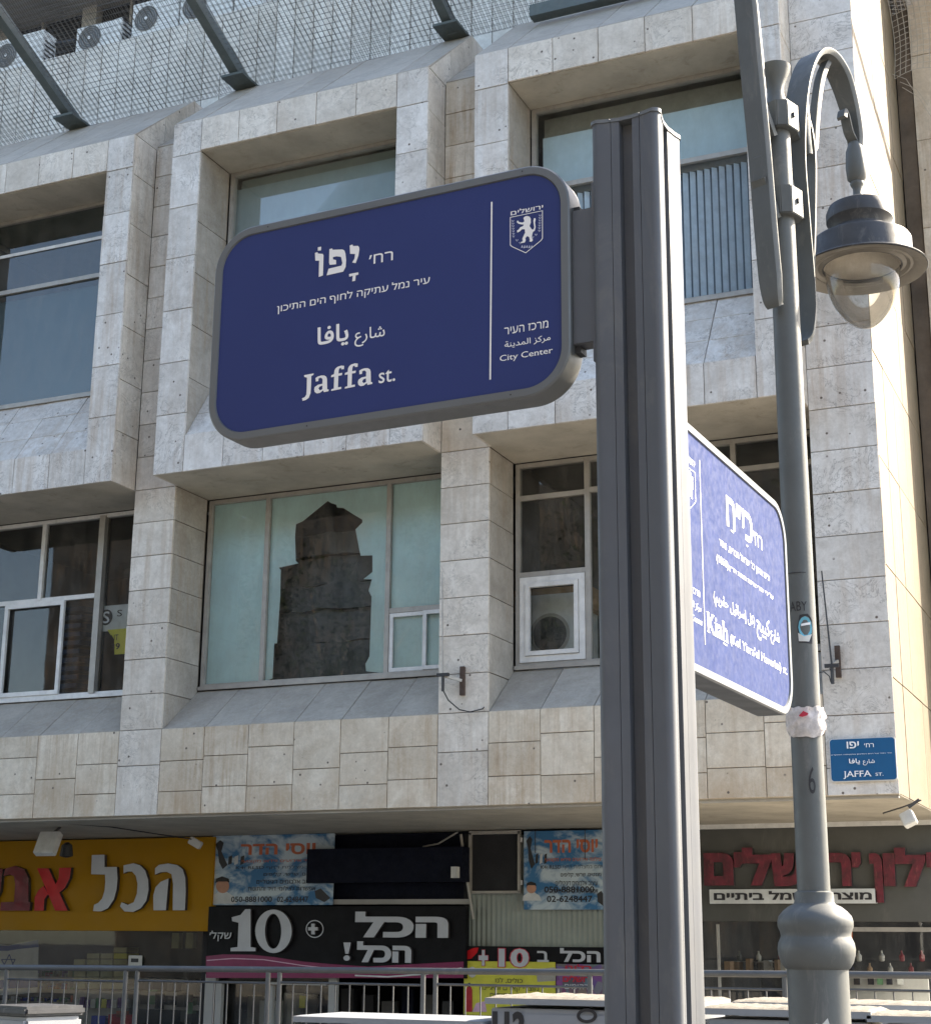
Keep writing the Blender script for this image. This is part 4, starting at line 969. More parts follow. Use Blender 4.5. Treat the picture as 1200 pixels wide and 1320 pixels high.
arm(1); arm(-1)
# things stuck on the lamp pole
TA = math.atan2(-PO.y, -PO.x)          # direction from the pole to the camera side
def on_pole(u, v, R): a = TA + u / R; return Vector((PO.x + R * math.cos(a), PO.y + R * math.sin(a), v))
def polez(py): return 1.807 - (py - 1150) / 307 * 1.03 if py > 900 else aty(1022, py, 6.44).z
def pole_patch(pts, R, mat, name, label, cat, extra=()):
    t = empty(name, on_pole(0, pts[0][1], R), 0, label, cat)
    inv = Matrix.Translation(-t.location)
    for nm_, P, m_, dr in [('sheet', pts, mat, 0)] + list(extra):
        V_, T_ = fill([[(x, y) for x, y in P] + []])
        # subdivide by dense sampling: use the polygon's own vertices, finely stepped
        link(nm_, mesh(nm_, [inv @ on_pole(p[0], p[1], R + dr) for p in V_], [tuple(t_) for t_ in T_]), m_, t)
    return t
def dense(P, n=6): return [(P[i][0] + (P[(i + 1) % len(P)][0] - P[i][0]) * k / n, P[i][1] + (P[(i + 1) % len(P)][1] - P[i][1]) * k / n) for i in range(len(P)) for k in range(n)]
z8 = polez(812)
pole_patch(dense([(-.012, z8 - .055), (.045, z8 - .06), (.052, z8 + .04), (.03, z8 + .065), (-.004, z8 + .06), (-.016, z8 + .01)]), .0640, 'blk_txt', 'sticker', 'torn black and pale blue round sticker on the lamp pole beside the blue panel', 'sticker',
    [('blue_disc', dense([(.0 + .018 + .03 * math.cos(a), z8 + .008 + .045 * math.sin(a)) for a in [k * math.pi / 6 for k in range(12)]], 2), 'cyan', .0006),
     ('torn_paper', dense([(-.014, z8 - .015), (.01, z8 - .03), (.045, z8 - .02), (.03, z8 - .052), (-.012, z8 - .05)]), 'paper', .001),
     ('white_stripe', dense([(.0, z8 + .012), (.04, z8 + .02), (.04, z8 + .03), (.0, z8 + .022)]), 'white', .001)])
z1_ = polez(1300)
pole_patch(dense([(-.025, z1_ - .07), (-.035, z1_ - .02), (-.015, z1_ + .01), (.005, z1_ + .005), (.03, z1_ + .03), (.035, z1_ + .01), (.05, z1_ - .005), (.03, z1_ - .03), (.035, z1_ - .07)]), .1200, 'paper', 'torn_poster', 'torn scrap of white paper on the base of the lamp post', 'paper scrap')
def scrawl(s, u0, u1, v0, v1, R, name):
    L_ = text2d(s, 0); V_, T_ = fill(L_); mn = V_.min(0); mx = V_.max(0)
    return link(name, mesh(name, [on_pole(u0 + (p[0] - mn[0]) / (mx[0] - mn[0]) * (u1 - u0), v0 + (p[1] - mn[1]) / (mx[1] - mn[1]) * (v1 - v0), R) for p in V_], [tuple(t) for t in T_]), 'blk_txt')
zz_ = polez(782)
for s, r_, v0, v1, R in (('ABY', (-.045, .028), zz_ - .02, zz_ + .02, .0639), ('6', (.0, .028), polez(1037), polez(1005), .0650)):
    g_ = scrawl(s, r_[0], r_[1], v0, v1, R, 'graffiti'); g_.parent = lamp; g_.matrix_parent_inverse = Matrix.Translation(-PO)
gl_ = MB(); gl_.add([on_pole(u, v, .0638) - PO for v in (polez(739), polez(738)) for u in (-.05, -.03, -.01, .01, .03)], [(0, 1, 6, 5), (1, 2, 7, 6), (2, 3, 8, 7), (3, 4, 9, 8)]); gl_.build('pen_line', 'blk_txt', lamp)
# rag tied round the pole
zr_ = aty(1037, 928, 6.44).z
rg = MB(); n = 40; rows = 9; vs = []
for j in range(rows):
    for k in range(n):
        a = 2 * math.pi * k / n; t = j / (rows - 1)
        nz = noise.noise(Vector((math.cos(a) * 3, math.sin(a) * 3, j * .9))); R = .069 + .010 * math.sin(t * math.pi) + .009 * nz + .010 * noise.noise(Vector((math.cos(a) * 9, math.sin(a) * 9, j * 2.3)))
        zz_ = zr_ + (t - .5) * .105 + .012 * noise.noise(Vector((math.cos(a) * 2.5, math.sin(a) * 2.5, 7 + j * .1))) - (.02 * max(0, math.cos(a - TA)) * (1 - t))
        vs.append((PO.x + R * math.cos(a), PO.y + R * math.sin(a), zz_))
rg.add(vs, [(j * n + k, j * n + (k + 1) % n, (j + 1) * n + (k + 1) % n, (j + 1) * n + k) for j in range(rows - 1) for k in range(n)])
for k in range(60):
    a = random.uniform(0, 6.28); R = .074; p = Vector((PO.x + R * math.cos(a), PO.y + R * math.sin(a), zr_ + random.uniform(-.05, .04)))
    d = Vector((math.cos(a) * random.uniform(.2, 1.2) + random.uniform(-.5, .5), math.sin(a) * random.uniform(.2, 1), random.uniform(-1.4, .8))).normalized() * random.uniform(.015, .04)
    sd_ = d.cross(Vector((0, 0, 1))).normalized() * .0025
    rg.add([p - sd_, p + sd_, p + d], [(0, 1, 2)])
rag = rg.build('rag', 'cloth', None, auto=70); tag(rag, 'frayed whitish rag with a red scrap tied round the lamp pole', 'rag')
rp = MB(); rp.add([on_pole(u, v, .0885) for u, v in ((-.028, zr_ + .012), (-.012, zr_ + .008), (.008, zr_ + .014), (.012, zr_ + .022), (-.008, zr_ + .032))], [(0, 1, 2, 3, 4)]); rp.build('red_scrap', 'red_txt', rag)

# ------------------------------------------------------------------ old enamel street sign on the wall
YE = 15.962
eo = [aty(1068, 950, YE), aty(1156, 953, YE), aty(1069, 1009, YE), aty(1157, 1006, YE)]
ex0, ex1, ez0, ez1 = -3.155, -2.51, 3.16, 3.585
es = MB().prism([(u, YE + .01, v) for u, v in rrect(ex0, ex1, ez0, ez1, .035, 6)], (0, -.014, 0)).build('enamel_sign', 'paper'); tag(es, 'small bright blue enamel Jaffa st. plate on the stone corner wall', 'street sign')
MB().prism([(u, YE + .006, v) for u, v in rrect(ex0 + .008, ex1 - .008, ez0 + .008, ez1 - .008, .03, 6)], (0, -.004, 0)).build('blue_face', 'bluesign', es)
C6 = lambda x, y: (1000 + x / 6, 880 + y / 6)
def ew(s, lb, rt, **k): return fwords(s, C6(*lb), C6(*rt), YE, es, 'white', proud=.0065, **k)
ew(heb('יפו'), (550, 512), (642, 455), bold=.03); ew(heb('רח׳'), (684, 503), (757, 470), bold=.01)
ew(heb('עיר נמל על הים התיכון בתקופת המקרא'), (428, 568), (898, 540), bold=.01)
ew(arab('يافا'), (568, 637), (650, 588), bold=.03); ew(arab('شارع'), (675, 642), (765, 592), bold=.015)
ew('JAFFA', (524, 748), (740, 680), bold=.012, serif=.04); ew('ST.', (772, 723), (832, 697), bold=.012, serif=.04)

# ------------------------------------------------------------------ antennas on the stone pilasters
def antenna(pb, pt, mast, label, Y=15.80, cable=True, sx=1):
    b = aty(*mast, Y); p0 = aty(*pb, Y); p1 = aty(*pt, Y)
    t = empty('antenna', (p0.x, Y, p0.z), 0, label, 'antenna'); O = Vector((p0.x, Y, p0.z))
    MB().tube([Vector((0, 0, 0)), p1 - O], [.010, .007], 8).build('rod', 'alu' if cable else 'dark', t)
    w_ = aty(*mast, 15.97); W_ = Vector((w_.x, 15.95, w_.z)) - O
    MB().box(W_.x - .025, W_.x + .025, W_.y, W_.y + .045, W_.z - .16, W_.z + .16).build('wall_plate', paint('rusty_plate%d' % len(bpy.data.materials), (.065, .042, .032), .8), t)
    MB().beam(W_ + Vector((0, 0, 0)), Vector((-.02, 0, -.02)), .03, .03).build('bracket_arm', 'alu', t)
    MB().box(-.07, .07, -.02, .02, -.035, .0).build('clamp', 'dark', t)
    MB().tube([(0, 0, -.03), (0, 0, -.2)], .018, 8).build('connector', 'dark', t)
    return t, O
t, O = antenna((571, 868), (570, 738), (596, 878), 'thin whip antenna on a rusty bracket on the pilaster between the windows')
pts = [aty(571, 890, 15.8), aty(578, 903, 15.85), aty(592, 915, 15.93), aty(606, 918, 15.96), aty(622, 914, 15.97), aty(634, 900, 16.2), aty(646, 880, 16.5), aty(650, 868, 16.62)]
MB().tube([p - O for p in pts], .007, 6).build('cable', 'dark', t)
t2, O2 = antenna((1072, 856), (1059, 736), (1080, 853), 'black stick antenna on a bracket beside the lamp pole, above the blue plate', cable=False)
cb = [aty(1069, 862, 15.8), aty(1074, 868, 15.8), aty(1075, 878, 15.8), aty(1071, 880, 15.8), aty(1069, 872, 15.8), aty(1062, 866, 15.85), aty(1052, 868, 15.95)]
MB().tube([p - O2 for p in cb], .006, 6).build('cable', 'dark', t2)

# ------------------------------------------------------------------ projecting steel brackets and netting
cn = empty('debris_net', (-9, 16.7, 13), 0, 'rusty wire debris netting on slanting grey green steel brackets along the roof edge', 'netting')
CN = Vector((-9, 16.7, 13))
sl_ = .42
for x, yo in ((-16.55, 14.6), (-13.70, 14.4), (-10.87, 14.4), (-7.68, 14.4), (-4.6, 14.4)):
    if x < -5:
        MB().beam(Vector((x, 16.70, 13.06)) - CN, Vector((x, yo, 13.06 + (16.7 - yo) * sl_)) - CN, .13, .16).build('bracket', 'beam', cn)
        MB().box(x - .17 - CN.x, x + .17 - CN.x, 16.42 - CN.y, 16.95 - CN.y, -.005, .03).build('foot_plate', 'beam', cn)
MB().beam(Vector((-6.45, 16.35, 12.79)) - CN, Vector((-2.7, 16.35, 12.79)) - CN, .16, .16).build('edge_tube', 'beam', cn)
def netmesh(name, f, nu, nv, r, mat, parent, sag=.03, seed=0):
    m_ = MB(); G = [[f(i / nu, j / nv) + Vector((0, 0, sag * noise.noise(Vector((i * .13 + seed, j * .17, seed))))) for j in range(nv + 1)] for i in range(nu + 1)]
    vs = []; fs = []
    def run(P):
        n0 = len(vs)
        for p in P: vs.extend([p + Vector((-r, 0, -r)), p + Vector((r, 0, -r)), p + Vector((0, r * .4, r))])
        for i in range(len(P) - 1):
            for k in range(3): fs.append((n0 + i * 3 + k, n0 + i * 3 + (k + 1) % 3, n0 + (i + 1) * 3 + (k + 1) % 3, n0 + (i + 1) * 3 + k))
    for i in range(nu + 1): run(G[i])
    for j in range(nv + 1): run([G[i][j] for i in range(nu + 1)])
    me = mesh(name, vs, fs); o = link(name, me, mat, parent); o['kind'] = 'stuff'; return o
def f1(u, v): return Vector((-17.2 + 12.4 * u, 16.82 - 2.34 * v, 13.00 + 2.34 * v * sl_)) - CN
netmesh('net', f1, 165, 30, .0036, 'net', cn, .022, 1)
def f2(u, v): return Vector((-17.23 + 12.4 * u + .05 * v, 16.84 - 2.3 * v, 13.00 + 2.3 * v * .435)) - CN
netmesh('net', f2, 165, 30, .0034, 'net', cn, .026, 5)
# side canopy: tube and net whose shadow falls on the sunlit flank
sc_ = empty('side_net', (-2.5, 18, 13.2), 0, 'square mesh netting hung from a pipe above the sunlit side wall', 'netting'); CS = Vector((-2.5, 18, 13.2))
Pa = Vector((-2.5, 16.058, 11.408)) + SV * ((14.3 - 11.408) / SV.z); Pb = Vector((-2.5, 18.242, 10.894)) + SV * ((14.45 - 10.894) / SV.z)
dd = (Pb - Pa).normalized(); Pa -= dd * 1.2; Pb += dd * 2
MB().tube([Pa - CS, Pb - CS], .055, 10).build('pipe', 'beam', sc_)
MB().beam(Vector((-2.5, 15.9, 13.55)) - CS, Pa - CS, .08, .08).build('arm', 'beam', sc_); MB().beam(Vector((-2.5, 20.9, 13.55)) - CS, Pb - CS, .08, .08).build('arm', 'beam', sc_)
def f3(u, v): a = Vector((-2.49, 15.6 + 5.6 * u, 13.5)); b = Pa + (Pb - Pa) * u + dd * .1; return a.lerp(b, v) - CS
netmesh('net', f3, 60, 34, .0045, 'net2', sc_, .06, 3)
def f4(u, v): return Vector((-2.47 + .80 * u + .03 * math.sin(v * 7), 18.95 - .05 * math.sin(u * 5), 12.42 + 2.2 * v - .2 * (1 - v) * (u - .5) ** 2)) - CS
netmesh('hanging_net', f4, 11, 27, .0048, 'net2', sc_, .03, 9)
for k, (a, b) in enumerate((((1163, 112), (1200, 150)), ((1160, 105), (1196, 135)), ((1150, 95), (1180, 120)))):
    MB().tube([aty(*a, 18.93) - CS, aty((a[0] + b[0]) / 2 + 3, (a[1] + b[1]) / 2 - 6, 18.9) - CS, aty(*b, 18.93) - CS], .004, 5).build('loose_strand', 'net2', sc_)

# ------------------------------------------------------------------ neighbouring wing at the right
nb = empty('neighbour_wing', (-2.1, 19.3, 0), 0, 'narrow beige stone wing beyond the sunlit side wall with a dirty brown strip', 'building'); CB = Vector((-2.1, 19.3, 0))
MB().box(-2.49 - CB.x, -1.7 - CB.x, .05, 13.5, 3.06, 15.2).build('wall', 'joint', nb)
MB().box(-2.49 - CB.x, -2.30 - CB.x, 0, .06, 3.07, 15.1).build('brown_strip', 'brown', nb)
for z in range(10):
    slab(nb, 'stone_slab', [Vector((-2.295, 19.28, 3.07 + 1.22 * z)) - CB, Vector((-1.70, 19.28, 3.07 + 1.22 * z)) - CB, Vector((-1.70, 19.28, 4.29 + 1.22 * z)) - CB, Vector((-2.295, 19.28, 4.29 + 1.22 * z)) - CB], 'stone_beige', th=.04)

# ------------------------------------------------------------------ air conditioners on the parapet
def ac_unit(x, z, label, y=18.0, w_=.86, h_=.58):
    t = empty('air_conditioner', (x, y, z), 0, label, 'air conditioner', 'air conditioners along the terrace parapet')
    c = MB().box(0, w_, 0, .32, 0, h_).build('casing', 'ac', t, bevel=.008)
    r = .215; cx, cz = r + .05, h_ / 2
    MB().add([(cx + r * math.cos(a), -.004, cz + r * math.sin(a)) for a in [k * math.pi / 16 for k in range(32)]], [tuple(range(32))]).build('fan_opening', 'grille', t)
    g = MB()
    for rr in (.06, .1, .14, .18, .212):
        g.tube([(cx + rr * math.cos(a), -.012, cz + rr * math.sin(a)) for a in [k * math.pi / 12 for k in range(25)]], .0035, 4, cap=False)
    g.build('fan_grille', 'alu', t)
    MB().lathe([(.03, -.002), (.03, .002)], (0, 0, 0), 12).build('fan_hub', 'white_frame', t).matrix_local = Matrix.Translation((cx, -.018, cz)) @ Matrix.Rotation(math.pi / 2, 4, 'X')
    for k in range(5): MB().box(w_ + .001, w_ + .006, .04, .28, .1 + k * .08, .13 + k * .08).build('vent_slot', 'dark', t)
    MB().box(.05, w_ - .05, .05, .27, -.03, 0).build('foot', 'alu', t)
YA = 18.0
for (bx, by, lb, w_, h_) in ((-10, 88, 'white air conditioner at the far left, partly behind the slanting bracket', 1.0, .62), (97, 66, 'small white air conditioner with square dark grille on the parapet', .86, .46), (169, 48, 'larger white air conditioner with round fan beside the smaller one', .86, .62), (231, 32, 'white air conditioner directly behind the second bracket', .95, .6)):
    p = aty(bx, by, YA); ac_unit(p.x, ZS + .02, lb, YA, w_, h_)
p = aty(302, 14, YA); bb = MB().box(p.x, p.x + .5, YA, YA + .3, ZS, ZS + .6).build('meter_box', 'ac'); tag(bb, 'plain pale box on the parapet right of the air conditioners', 'box')
tp = MB(); tp.tube([aty(44, 62, 18.3), aty(97, 52, 18.3)], .03, 8); tag(tp.build('pipe', 'dark'), 'dark horizontal pipe left of the small air conditioner', 'pipe')

# ------------------------------------------------------------------ the shops
YS_ = 19.5
shop = empty('shopping_arcade', (-9, YS_, .3), 0, 'row of small shops under the overhang with dark glazed fronts', 'shops'); CSH = Vector((-9, YS_, .3))
def sbox(name, a, b, Y, dep, mat, parent=shop, O=CSH, **k):
    p = aty(*a, Y); q_ = aty(*b, Y); return MB().box(min(p.x, q_.x) - O.x, max(p.x, q_.x) - O.x, Y - O.y, Y + dep - O.y, min(p.z, q_.z) - O.z, max(p.z, q_.z) - O.z).build(name, mat, parent, **k)
xsL, xsR = XL - CSH.x, 3.8 - 0
XR_ = -1.75
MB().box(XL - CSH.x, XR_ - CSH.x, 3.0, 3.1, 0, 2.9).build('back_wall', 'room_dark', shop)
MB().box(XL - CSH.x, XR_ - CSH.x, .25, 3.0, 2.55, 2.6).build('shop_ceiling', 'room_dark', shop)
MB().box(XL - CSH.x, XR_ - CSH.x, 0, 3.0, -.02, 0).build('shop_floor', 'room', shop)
for px in (268, 603, 900): 
    p = aty(px, 1200, YS_ + .1); MB().box(p.x - .04 - CSH.x, p.x + .04 - CSH.x, .05, 3.0, 0, 2.7).build('party_wall', 'room_dark', shop)
def fglass(a, b, Y=YS_ + .12, mat='glass'):
    p = aty(*a, Y); q_ = aty(*b, Y); MB().add([(p.x - CSH.x, Y - CSH.y, 0), (q_.x - CSH.x, Y - CSH.y, 0), (q_.x - CSH.x, Y - CSH.y, p.z - CSH.z), (p.x - CSH.x, Y - CSH.y, p.z - CSH.z)], [(0, 1, 2, 3)]).build('shop_glass', mat, shop)
fglass((-60, 1190), (266, 1195)); fglass((270, 1255), (430, 1258)); fglass((905, 1185), (1085, 1190)); fglass((1090, 1185), (1230, 1190))
# yellow sign
def signboard(name, a, b, Y, dep, mat, label, cat='sign'):
    p = aty(*a, Y); q_ = aty(*b, Y); O = Vector((p.x, Y, q_.z)); o = MB().box(0, q_.x - p.x, 0, dep, 0, p.z - q_.z).build(name, mat, None, bevel=.004, loc=O); tag(o, label, cat); return o
def reparent(o, par):
    o.parent = par; o.matrix_parent_inverse = Matrix.Translation(-par.location)
def attach(par, fn, *a, **k):
    before = set(bpy.data.objects); fn(*a, **k)
    for o in set(bpy.data.objects) - before:
        if o.parent is None: reparent(o, par)
YY = 19.36
ys = signboard('shop_sign', (-40, 1086), (271, 1201), YY, .12, 'yellow', 'yellow shop sign with raised white and red Hebrew letters')
def ccw(L): return L if sum(L[i][0] * L[(i + 1) % len(L)][1] - L[(i + 1) % len(L)][0] * L[i][1] for i in range(len(L))) > 0 else L[::-1]
def drawn(polys, mat):
    L_ = [ccw([(lambda q: (q.x, q.z))(aty(x / 4, 1000 + y / 4, YY - .005)) for x, y in P]) for P in polys]
    shape2d(L_, None, facade(YY - .005, 0), 'letter', mat, None, .06, False, 'letter_side')
for polys, mat in (
    ([[(487, 412), (552, 410), (552, 473), (615, 473), (619, 530), (614, 590), (600, 640), (570, 685), (535, 702), (493, 700), (498, 668), (520, 658), (540, 635), (552, 595), (556, 550), (554, 512), (483, 510)]], 'letter_white'),
    ([[(650, 465), (700, 454), (735, 464), (762, 492), (777, 540), (779, 590), (768, 645), (740, 685), (700, 705), (655, 702), (632, 676), (640, 655), (672, 668), (702, 655), (719, 610), (722, 560), (713, 518), (694, 497), (668, 497), (650, 506)]], 'letter_white'),
    ([[(812, 480), (832, 462), (880, 455), (925, 463), (955, 485), (968, 530), (970, 600), (966, 696), (903, 696), (905, 560), (897, 510), (872, 498), (840, 500), (812, 512)], [(804, 696), (803, 620), (815, 578), (840, 550), (882, 532), (868, 696)]], 'letter_white'),
    ([[(205, 480), (263, 480), (362, 698), (298, 698)], [(318, 478), (380, 476), (373, 530), (348, 580), (318, 606), (296, 570), (316, 530)], [(190, 698), (192, 630), (212, 592), (238, 570), (262, 612), (242, 640), (238, 698)]], 'red'),
    ([[(30, 520), (40, 482), (90, 467), (138, 484), (160, 530), (160, 652), (170, 655), (165, 698), (15, 698), (18, 655), (86, 652), (92, 560), (85, 520), (62, 512)]], 'red_dk'),
    ([[(-140, 480), (-90, 480), (-70, 610), (-60, 480), (-20, 480), (-30, 620), (-10, 480), (28, 482), (15, 600), (-20, 670), (-80, 698), (-120, 698)]], 'red_dk')):
    attach(ys, drawn, polys, mat)
# posters
def poster(a, b, Y, label, big, cut=None, rows=(), phones=()):
    o = signboard('poster', a, b, Y, .01, 'cloud', label, 'poster'); f = lambda *aa, **kk: attach(o, fwords, *aa, **kk)
    x0_, y0_ = a; w_ = b[0] - a[0]; h_ = b[1] - a[1]
    R_ = lambda u, v: (x0_ + u * w_, y0_ + v * h_)
    f(heb('יוסי הדר'), R_(.24, .28), R_(.86, .10), Y, None, 'orange_txt', bold=.05)
    for k, (s, u0, u1, v) in enumerate(rows): f(heb(s), R_(u0, v + .065), R_(u1, v - .01), Y, None, 'orange_txt' if k == 0 else 'blk_txt', proud=.005, bold=.012)
    for s, u0, u1, v in phones: f(s, R_(u0, v + .085), R_(u1, v), Y, None, 'blk_txt', bold=.035)
    # bust of a man, microphone and camera prints
    def pp(pts, mat, nm_, pr=.003):
        P = [aty(*R_(u, v), Y - pr) for u, v in pts]; ob = MB().add([(p.x, Y - pr, p.z) for p in P], [tuple(range(len(P)))]).build(nm_, mat); reparent(ob, o)
    cx, cy = .085, (.62 if big else .80)
    vs_ = 1.0 if big else .62
    cy = .68 if big else .70
    s_ = .085; 
    pp([(cx - .10, cy + .30 * vs_), (cx - .09, cy + .20 * vs_), (cx - .03, cy + .13 * vs_), (cx + .04, cy + .13 * vs_), (cx + .10, cy + .20 * vs_), (cx + .12, cy + .30 * vs_)], 'poster_w', 'shirt')
    pp([(cx + .005 + .055 * math.cos(t), cy + (.045 + .105 * math.sin(t)) * vs_) for t in [-k * math.pi / 8 for k in range(16)]], 'skin', 'face', .005)
    pp([(cx - .055, cy + .0), (cx - .05, cy - .06 * vs_), (cx, cy - .095 * vs_), (cx + .055, cy - .06 * vs_), (cx + .062, cy), (cx + .04, cy - .02 * vs_), (cx - .03, cy - .02 * vs_)], 'hair', 'hair', .006)
    pp([(.03, .12), (.07, .06), (.10, .10), (.08, .22), (.13, .42), (.09, .48), (.06, .38), (.05, .22)], 'dark', 'microphone_print', .004)
    pp([(.85, .80), (.90, .76), (.98, .90), (.93, .96), (.86, .90)], 'dark', 'camera_print', .004)
    for k in range(3): pp([(.14 + .05 * k, .30), (.17 + .05 * k, .28), (.165 + .05 * k, .40), (.135 + .05 * k, .42)], 'poster_w' if k % 2 else 'dark', 'film_strip_print', .004)
    return o
rw = [('צילומי אירועים ווידאו מקצועי', .25, .9, .335), ('צילום במצלמת רחף DSLR ו4K'[::1], .2, .95, .43), ('מגנטים, שרשי, קליפים', .43, .9, .53), ('עיצוב אלבומים דיגיטליים', .37, .86, .63), ('אפשרות לצילומי דויד וחתונות', .3, .86, .73)]
poster((273, 1078), (429, 1167), 19.40, 'wider blue cloud poster with phone numbers, right of the yellow sign', True, rows=rw, phones=(('050-8881000', .16, .50, .875), ('02-6248447', .54, .80, .875)))
poster((675, 1072), (786, 1173), 19.42, 'blue cloud poster with phone numbers, left of the sign post', False, rows=rw, phones=(('050-8881000', .24, .82, .70), ('02-6248447', .27, .80, .82)))
# black fascia sign "10"
bs = signboard('shop_sign', (269, 1169), (600, 1262), 19.34, .10, 'black', 'black shop sign with large raised 10 and white Hebrew letters'); YB_ = 19.335
C4 = lambda x, y: (250 + x / 4, 1030 + y / 4)
sp = bs.location
def bpoly(pts, mat, name, par=bs, Y=YB_, conv=C4):
    P = [aty(*conv(*p), Y) for p in pts]; V_, T_ = fill([[(p.x, p.z) for p in P]]); ob = link(name, mesh(name, [(p[0], Y, p[1]) for p in V_], [tuple(t) for t in T_]), mat); reparent(ob, par)
top = [(66, 812), (150, 803), (300, 805), (420, 818), (560, 840), (700, 853), (900, 866), (1390, 840)]
bpoly([(62, 925)] + [(62, 812)] + top + [(1390, 925)], 'magenta', 'magenta_band')
l1 = [(66, 832), (200, 822), (360, 828), (560, 858), (760, 880)]
bpoly(l1 + [(x, y + 5) for x, y in l1[::-1]], 'pink', 'pink_line', Y=YB_ - .003)
l2 = [(830, 908), (1000, 915), (1200, 900), (1380, 870)]
bpoly(l2 + [(x, y + 8) for x, y in l2[::-1]], 'poster_w', 'white_line', Y=YB_ - .003)
D10 = lambda s, lb, rt, **k: attach(bs, letters, s, C4(*lb), C4(*rt), YB_, None, 'letter_white', 'letter_side', k.get('d', .05), bold=k.get('b', .04))
one = [(199, 787), (199, 770), (235, 765), (240, 640), (207, 632), (205, 612), (250, 600), (275, 570), (302, 570), (302, 765), (328, 770), (328, 787)]
def chan(pts, hole=None):
    L_ = [[(aty(*C4(*p), YB_).x, aty(*C4(*p), YB_).z) for p in pts]]
    if hole: L_.append([(aty(*C4(*p), YB_).x, aty(*C4(*p), YB_).z) for p in hole][::-1])
    shape2d(L_, None, facade(YB_, 0), 'letter', 'letter_white', None, .05, False, 'letter_side')
el = lambda cx, cy, rx, ry, n=36: [(cx + rx * math.cos(2 * math.pi * k / n), cy + ry * math.sin(2 * math.pi * k / n)) for k in range(n)]
attach(bs, chan, one); attach(bs, chan, el(420, 684, 94, 112), el(418, 684, 42, 90))
D10(heb('שקל׳'), (82, 735), (198, 682), d=.02, b=.02)
attach(bs, chan, [(614, 645), (632, 645), (632, 663), (648, 663), (648, 680), (632, 680), (632, 700), (614, 700), (614, 680), (598, 680), (598, 663), (614, 663)])
attach(bs, lambda: shape2d([[(aty(*C4(*p), YB_).x, aty(*C4(*p), YB_).z) for p in el(623, 672, 46, 46)], [(aty(*C4(*p), YB_).x, aty(*C4(*p), YB_).z) for p in el(623, 672, 41, 41)][::-1]], None, facade(YB_, .002), 'ring_mark', 'letter_white', None, 0, False))
D10(heb('הכל'), (838, 715), (1320, 583), b=.085); D10(heb('הכל'), (848, 843), (1130, 738), b=.085)
attach(bs, chan, [(780, 742), (818, 742), (806, 800), (790, 800)]); attach(bs, chan, el(797, 822, 17, 14, 16))
# dark navy banner box in front
nvb = signboard('banner_box', (396, 1095), (596, 1137), 19.20, .30, 'navy', 'blank dark navy fascia box above the black sign')
fl = MB().box(0, .08, 0, .16, 0, .14).build('floodlight', 'ac', None, loc=aty(581, 1132, 19.1)); tag(fl, 'small floodlight at the right end of the navy box', 'floodlight')
sbox('upper_panel', (430, 1077), (605, 1165), 19.62, .05, 'navy'); sbox('upper_rail', (400, 1160), (604, 1166), 19.45, .06, 'grey_render')
MB().tube([aty(590, 1073, 19.3) - CSH, aty(565, 1088, 19.3) - CSH, aty(545, 1092, 19.3) - CSH], .012, 6).build('cable', 'alu', shop)
MB().tube([aty(594, 1076, 19.4) - CSH, aty(601, 1128, 19.4) - CSH, aty(610, 1185, 19.4) - CSH], .02, 6).build('drain_pipe', 'alu', shop)
# corrugated panel with a framed window
cp = aty(604, 1078, 19.55); cq = aty(800, 1230, 19.55)
m_ = MB(); n = 60; vs = []; 
for k in range(n + 1):
    x = cp.x + (cq.x - cp.x) * k / n; y = 19.55 + (.012 if k % 2 else -.0)
    vs += [(x - CSH.x, y - CSH.y, cq.z - CSH.z), (x - CSH.x, y - CSH.y, cp.z - CSH.z)]
m_.add(vs, [(2 * k, 2 * k + 2, 2 * k + 3, 2 * k + 1) for k in range(n)]); m_.build('corrugated_panel', 'shutter', shop)
for a, b in (((604, 1074), (607, 1152)), ((667, 1072), (670, 1150)), ((604, 1072), (670, 1075)), ((604, 1149), (670, 1152))): sbox('window_frame', a, b, 19.42, .06, 'alu')
sbox('dark_pane', (607, 1076), (667, 1149), 19.46, .01, 'room_dark')
for pp_ in ((606, 1077), (606, 1132)): sbox('hinge', (669, pp_[1] + 3), (673, pp_[1] + 9), 19.44, .03, 'white_frame')
MB().tube([aty(690, 1070, 19.38) - CSH, aty(690, 1100, 19.38) - CSH], .006, 5).build('hanging_wire', 'dark', shop); MB().tube([aty(754, 1070, 19.38) - CSH, aty(754, 1108, 19.38) - CSH], .006, 5).build('hanging_wire', 'dark', shop)
# lower "10+" sign
C3 = lambda x, y: (520 + x / 4, 1030 + y / 4)
ls = signboard('shop_sign', (598, 1220), (790, 1242), 19.40, .08, 'black', 'low dark sign reading 10+ above the yellow price poster'); YL = 19.395
def lw(s, lb, rt, mat='letter_white', **k): attach(ls, fwords, s, C3(*lb), C3(*rt), YL, None, mat, **k)
yp = signboard('poster', (598, 1239), (716, 1312), 19.40, .02, 'ylw_print', 'yellow printed poster with Hebrew lines behind the railing', 'poster')
bp_ = signboard('poster', (716.5, 1243), (792, 1300), 19.40, .02, 'blotch', 'busy purple balloon poster with red Hebrew words', 'poster')
lw('10', (486, 872), (652, 770), 'red_txt', bold=.11); lw('10', (492, 868), (648, 774), bold=.06, proud=.008)
lw('+', (386, 864), (440, 778), 'red_txt', bold=.10); lw('+', (389, 861), (437, 781), bold=.07, proud=.008)
lw(heb('ב'), (690, 842), (750, 786), bold=.03); lw(heb('הכל'), (808, 842), (1016, 772), bold=.06)
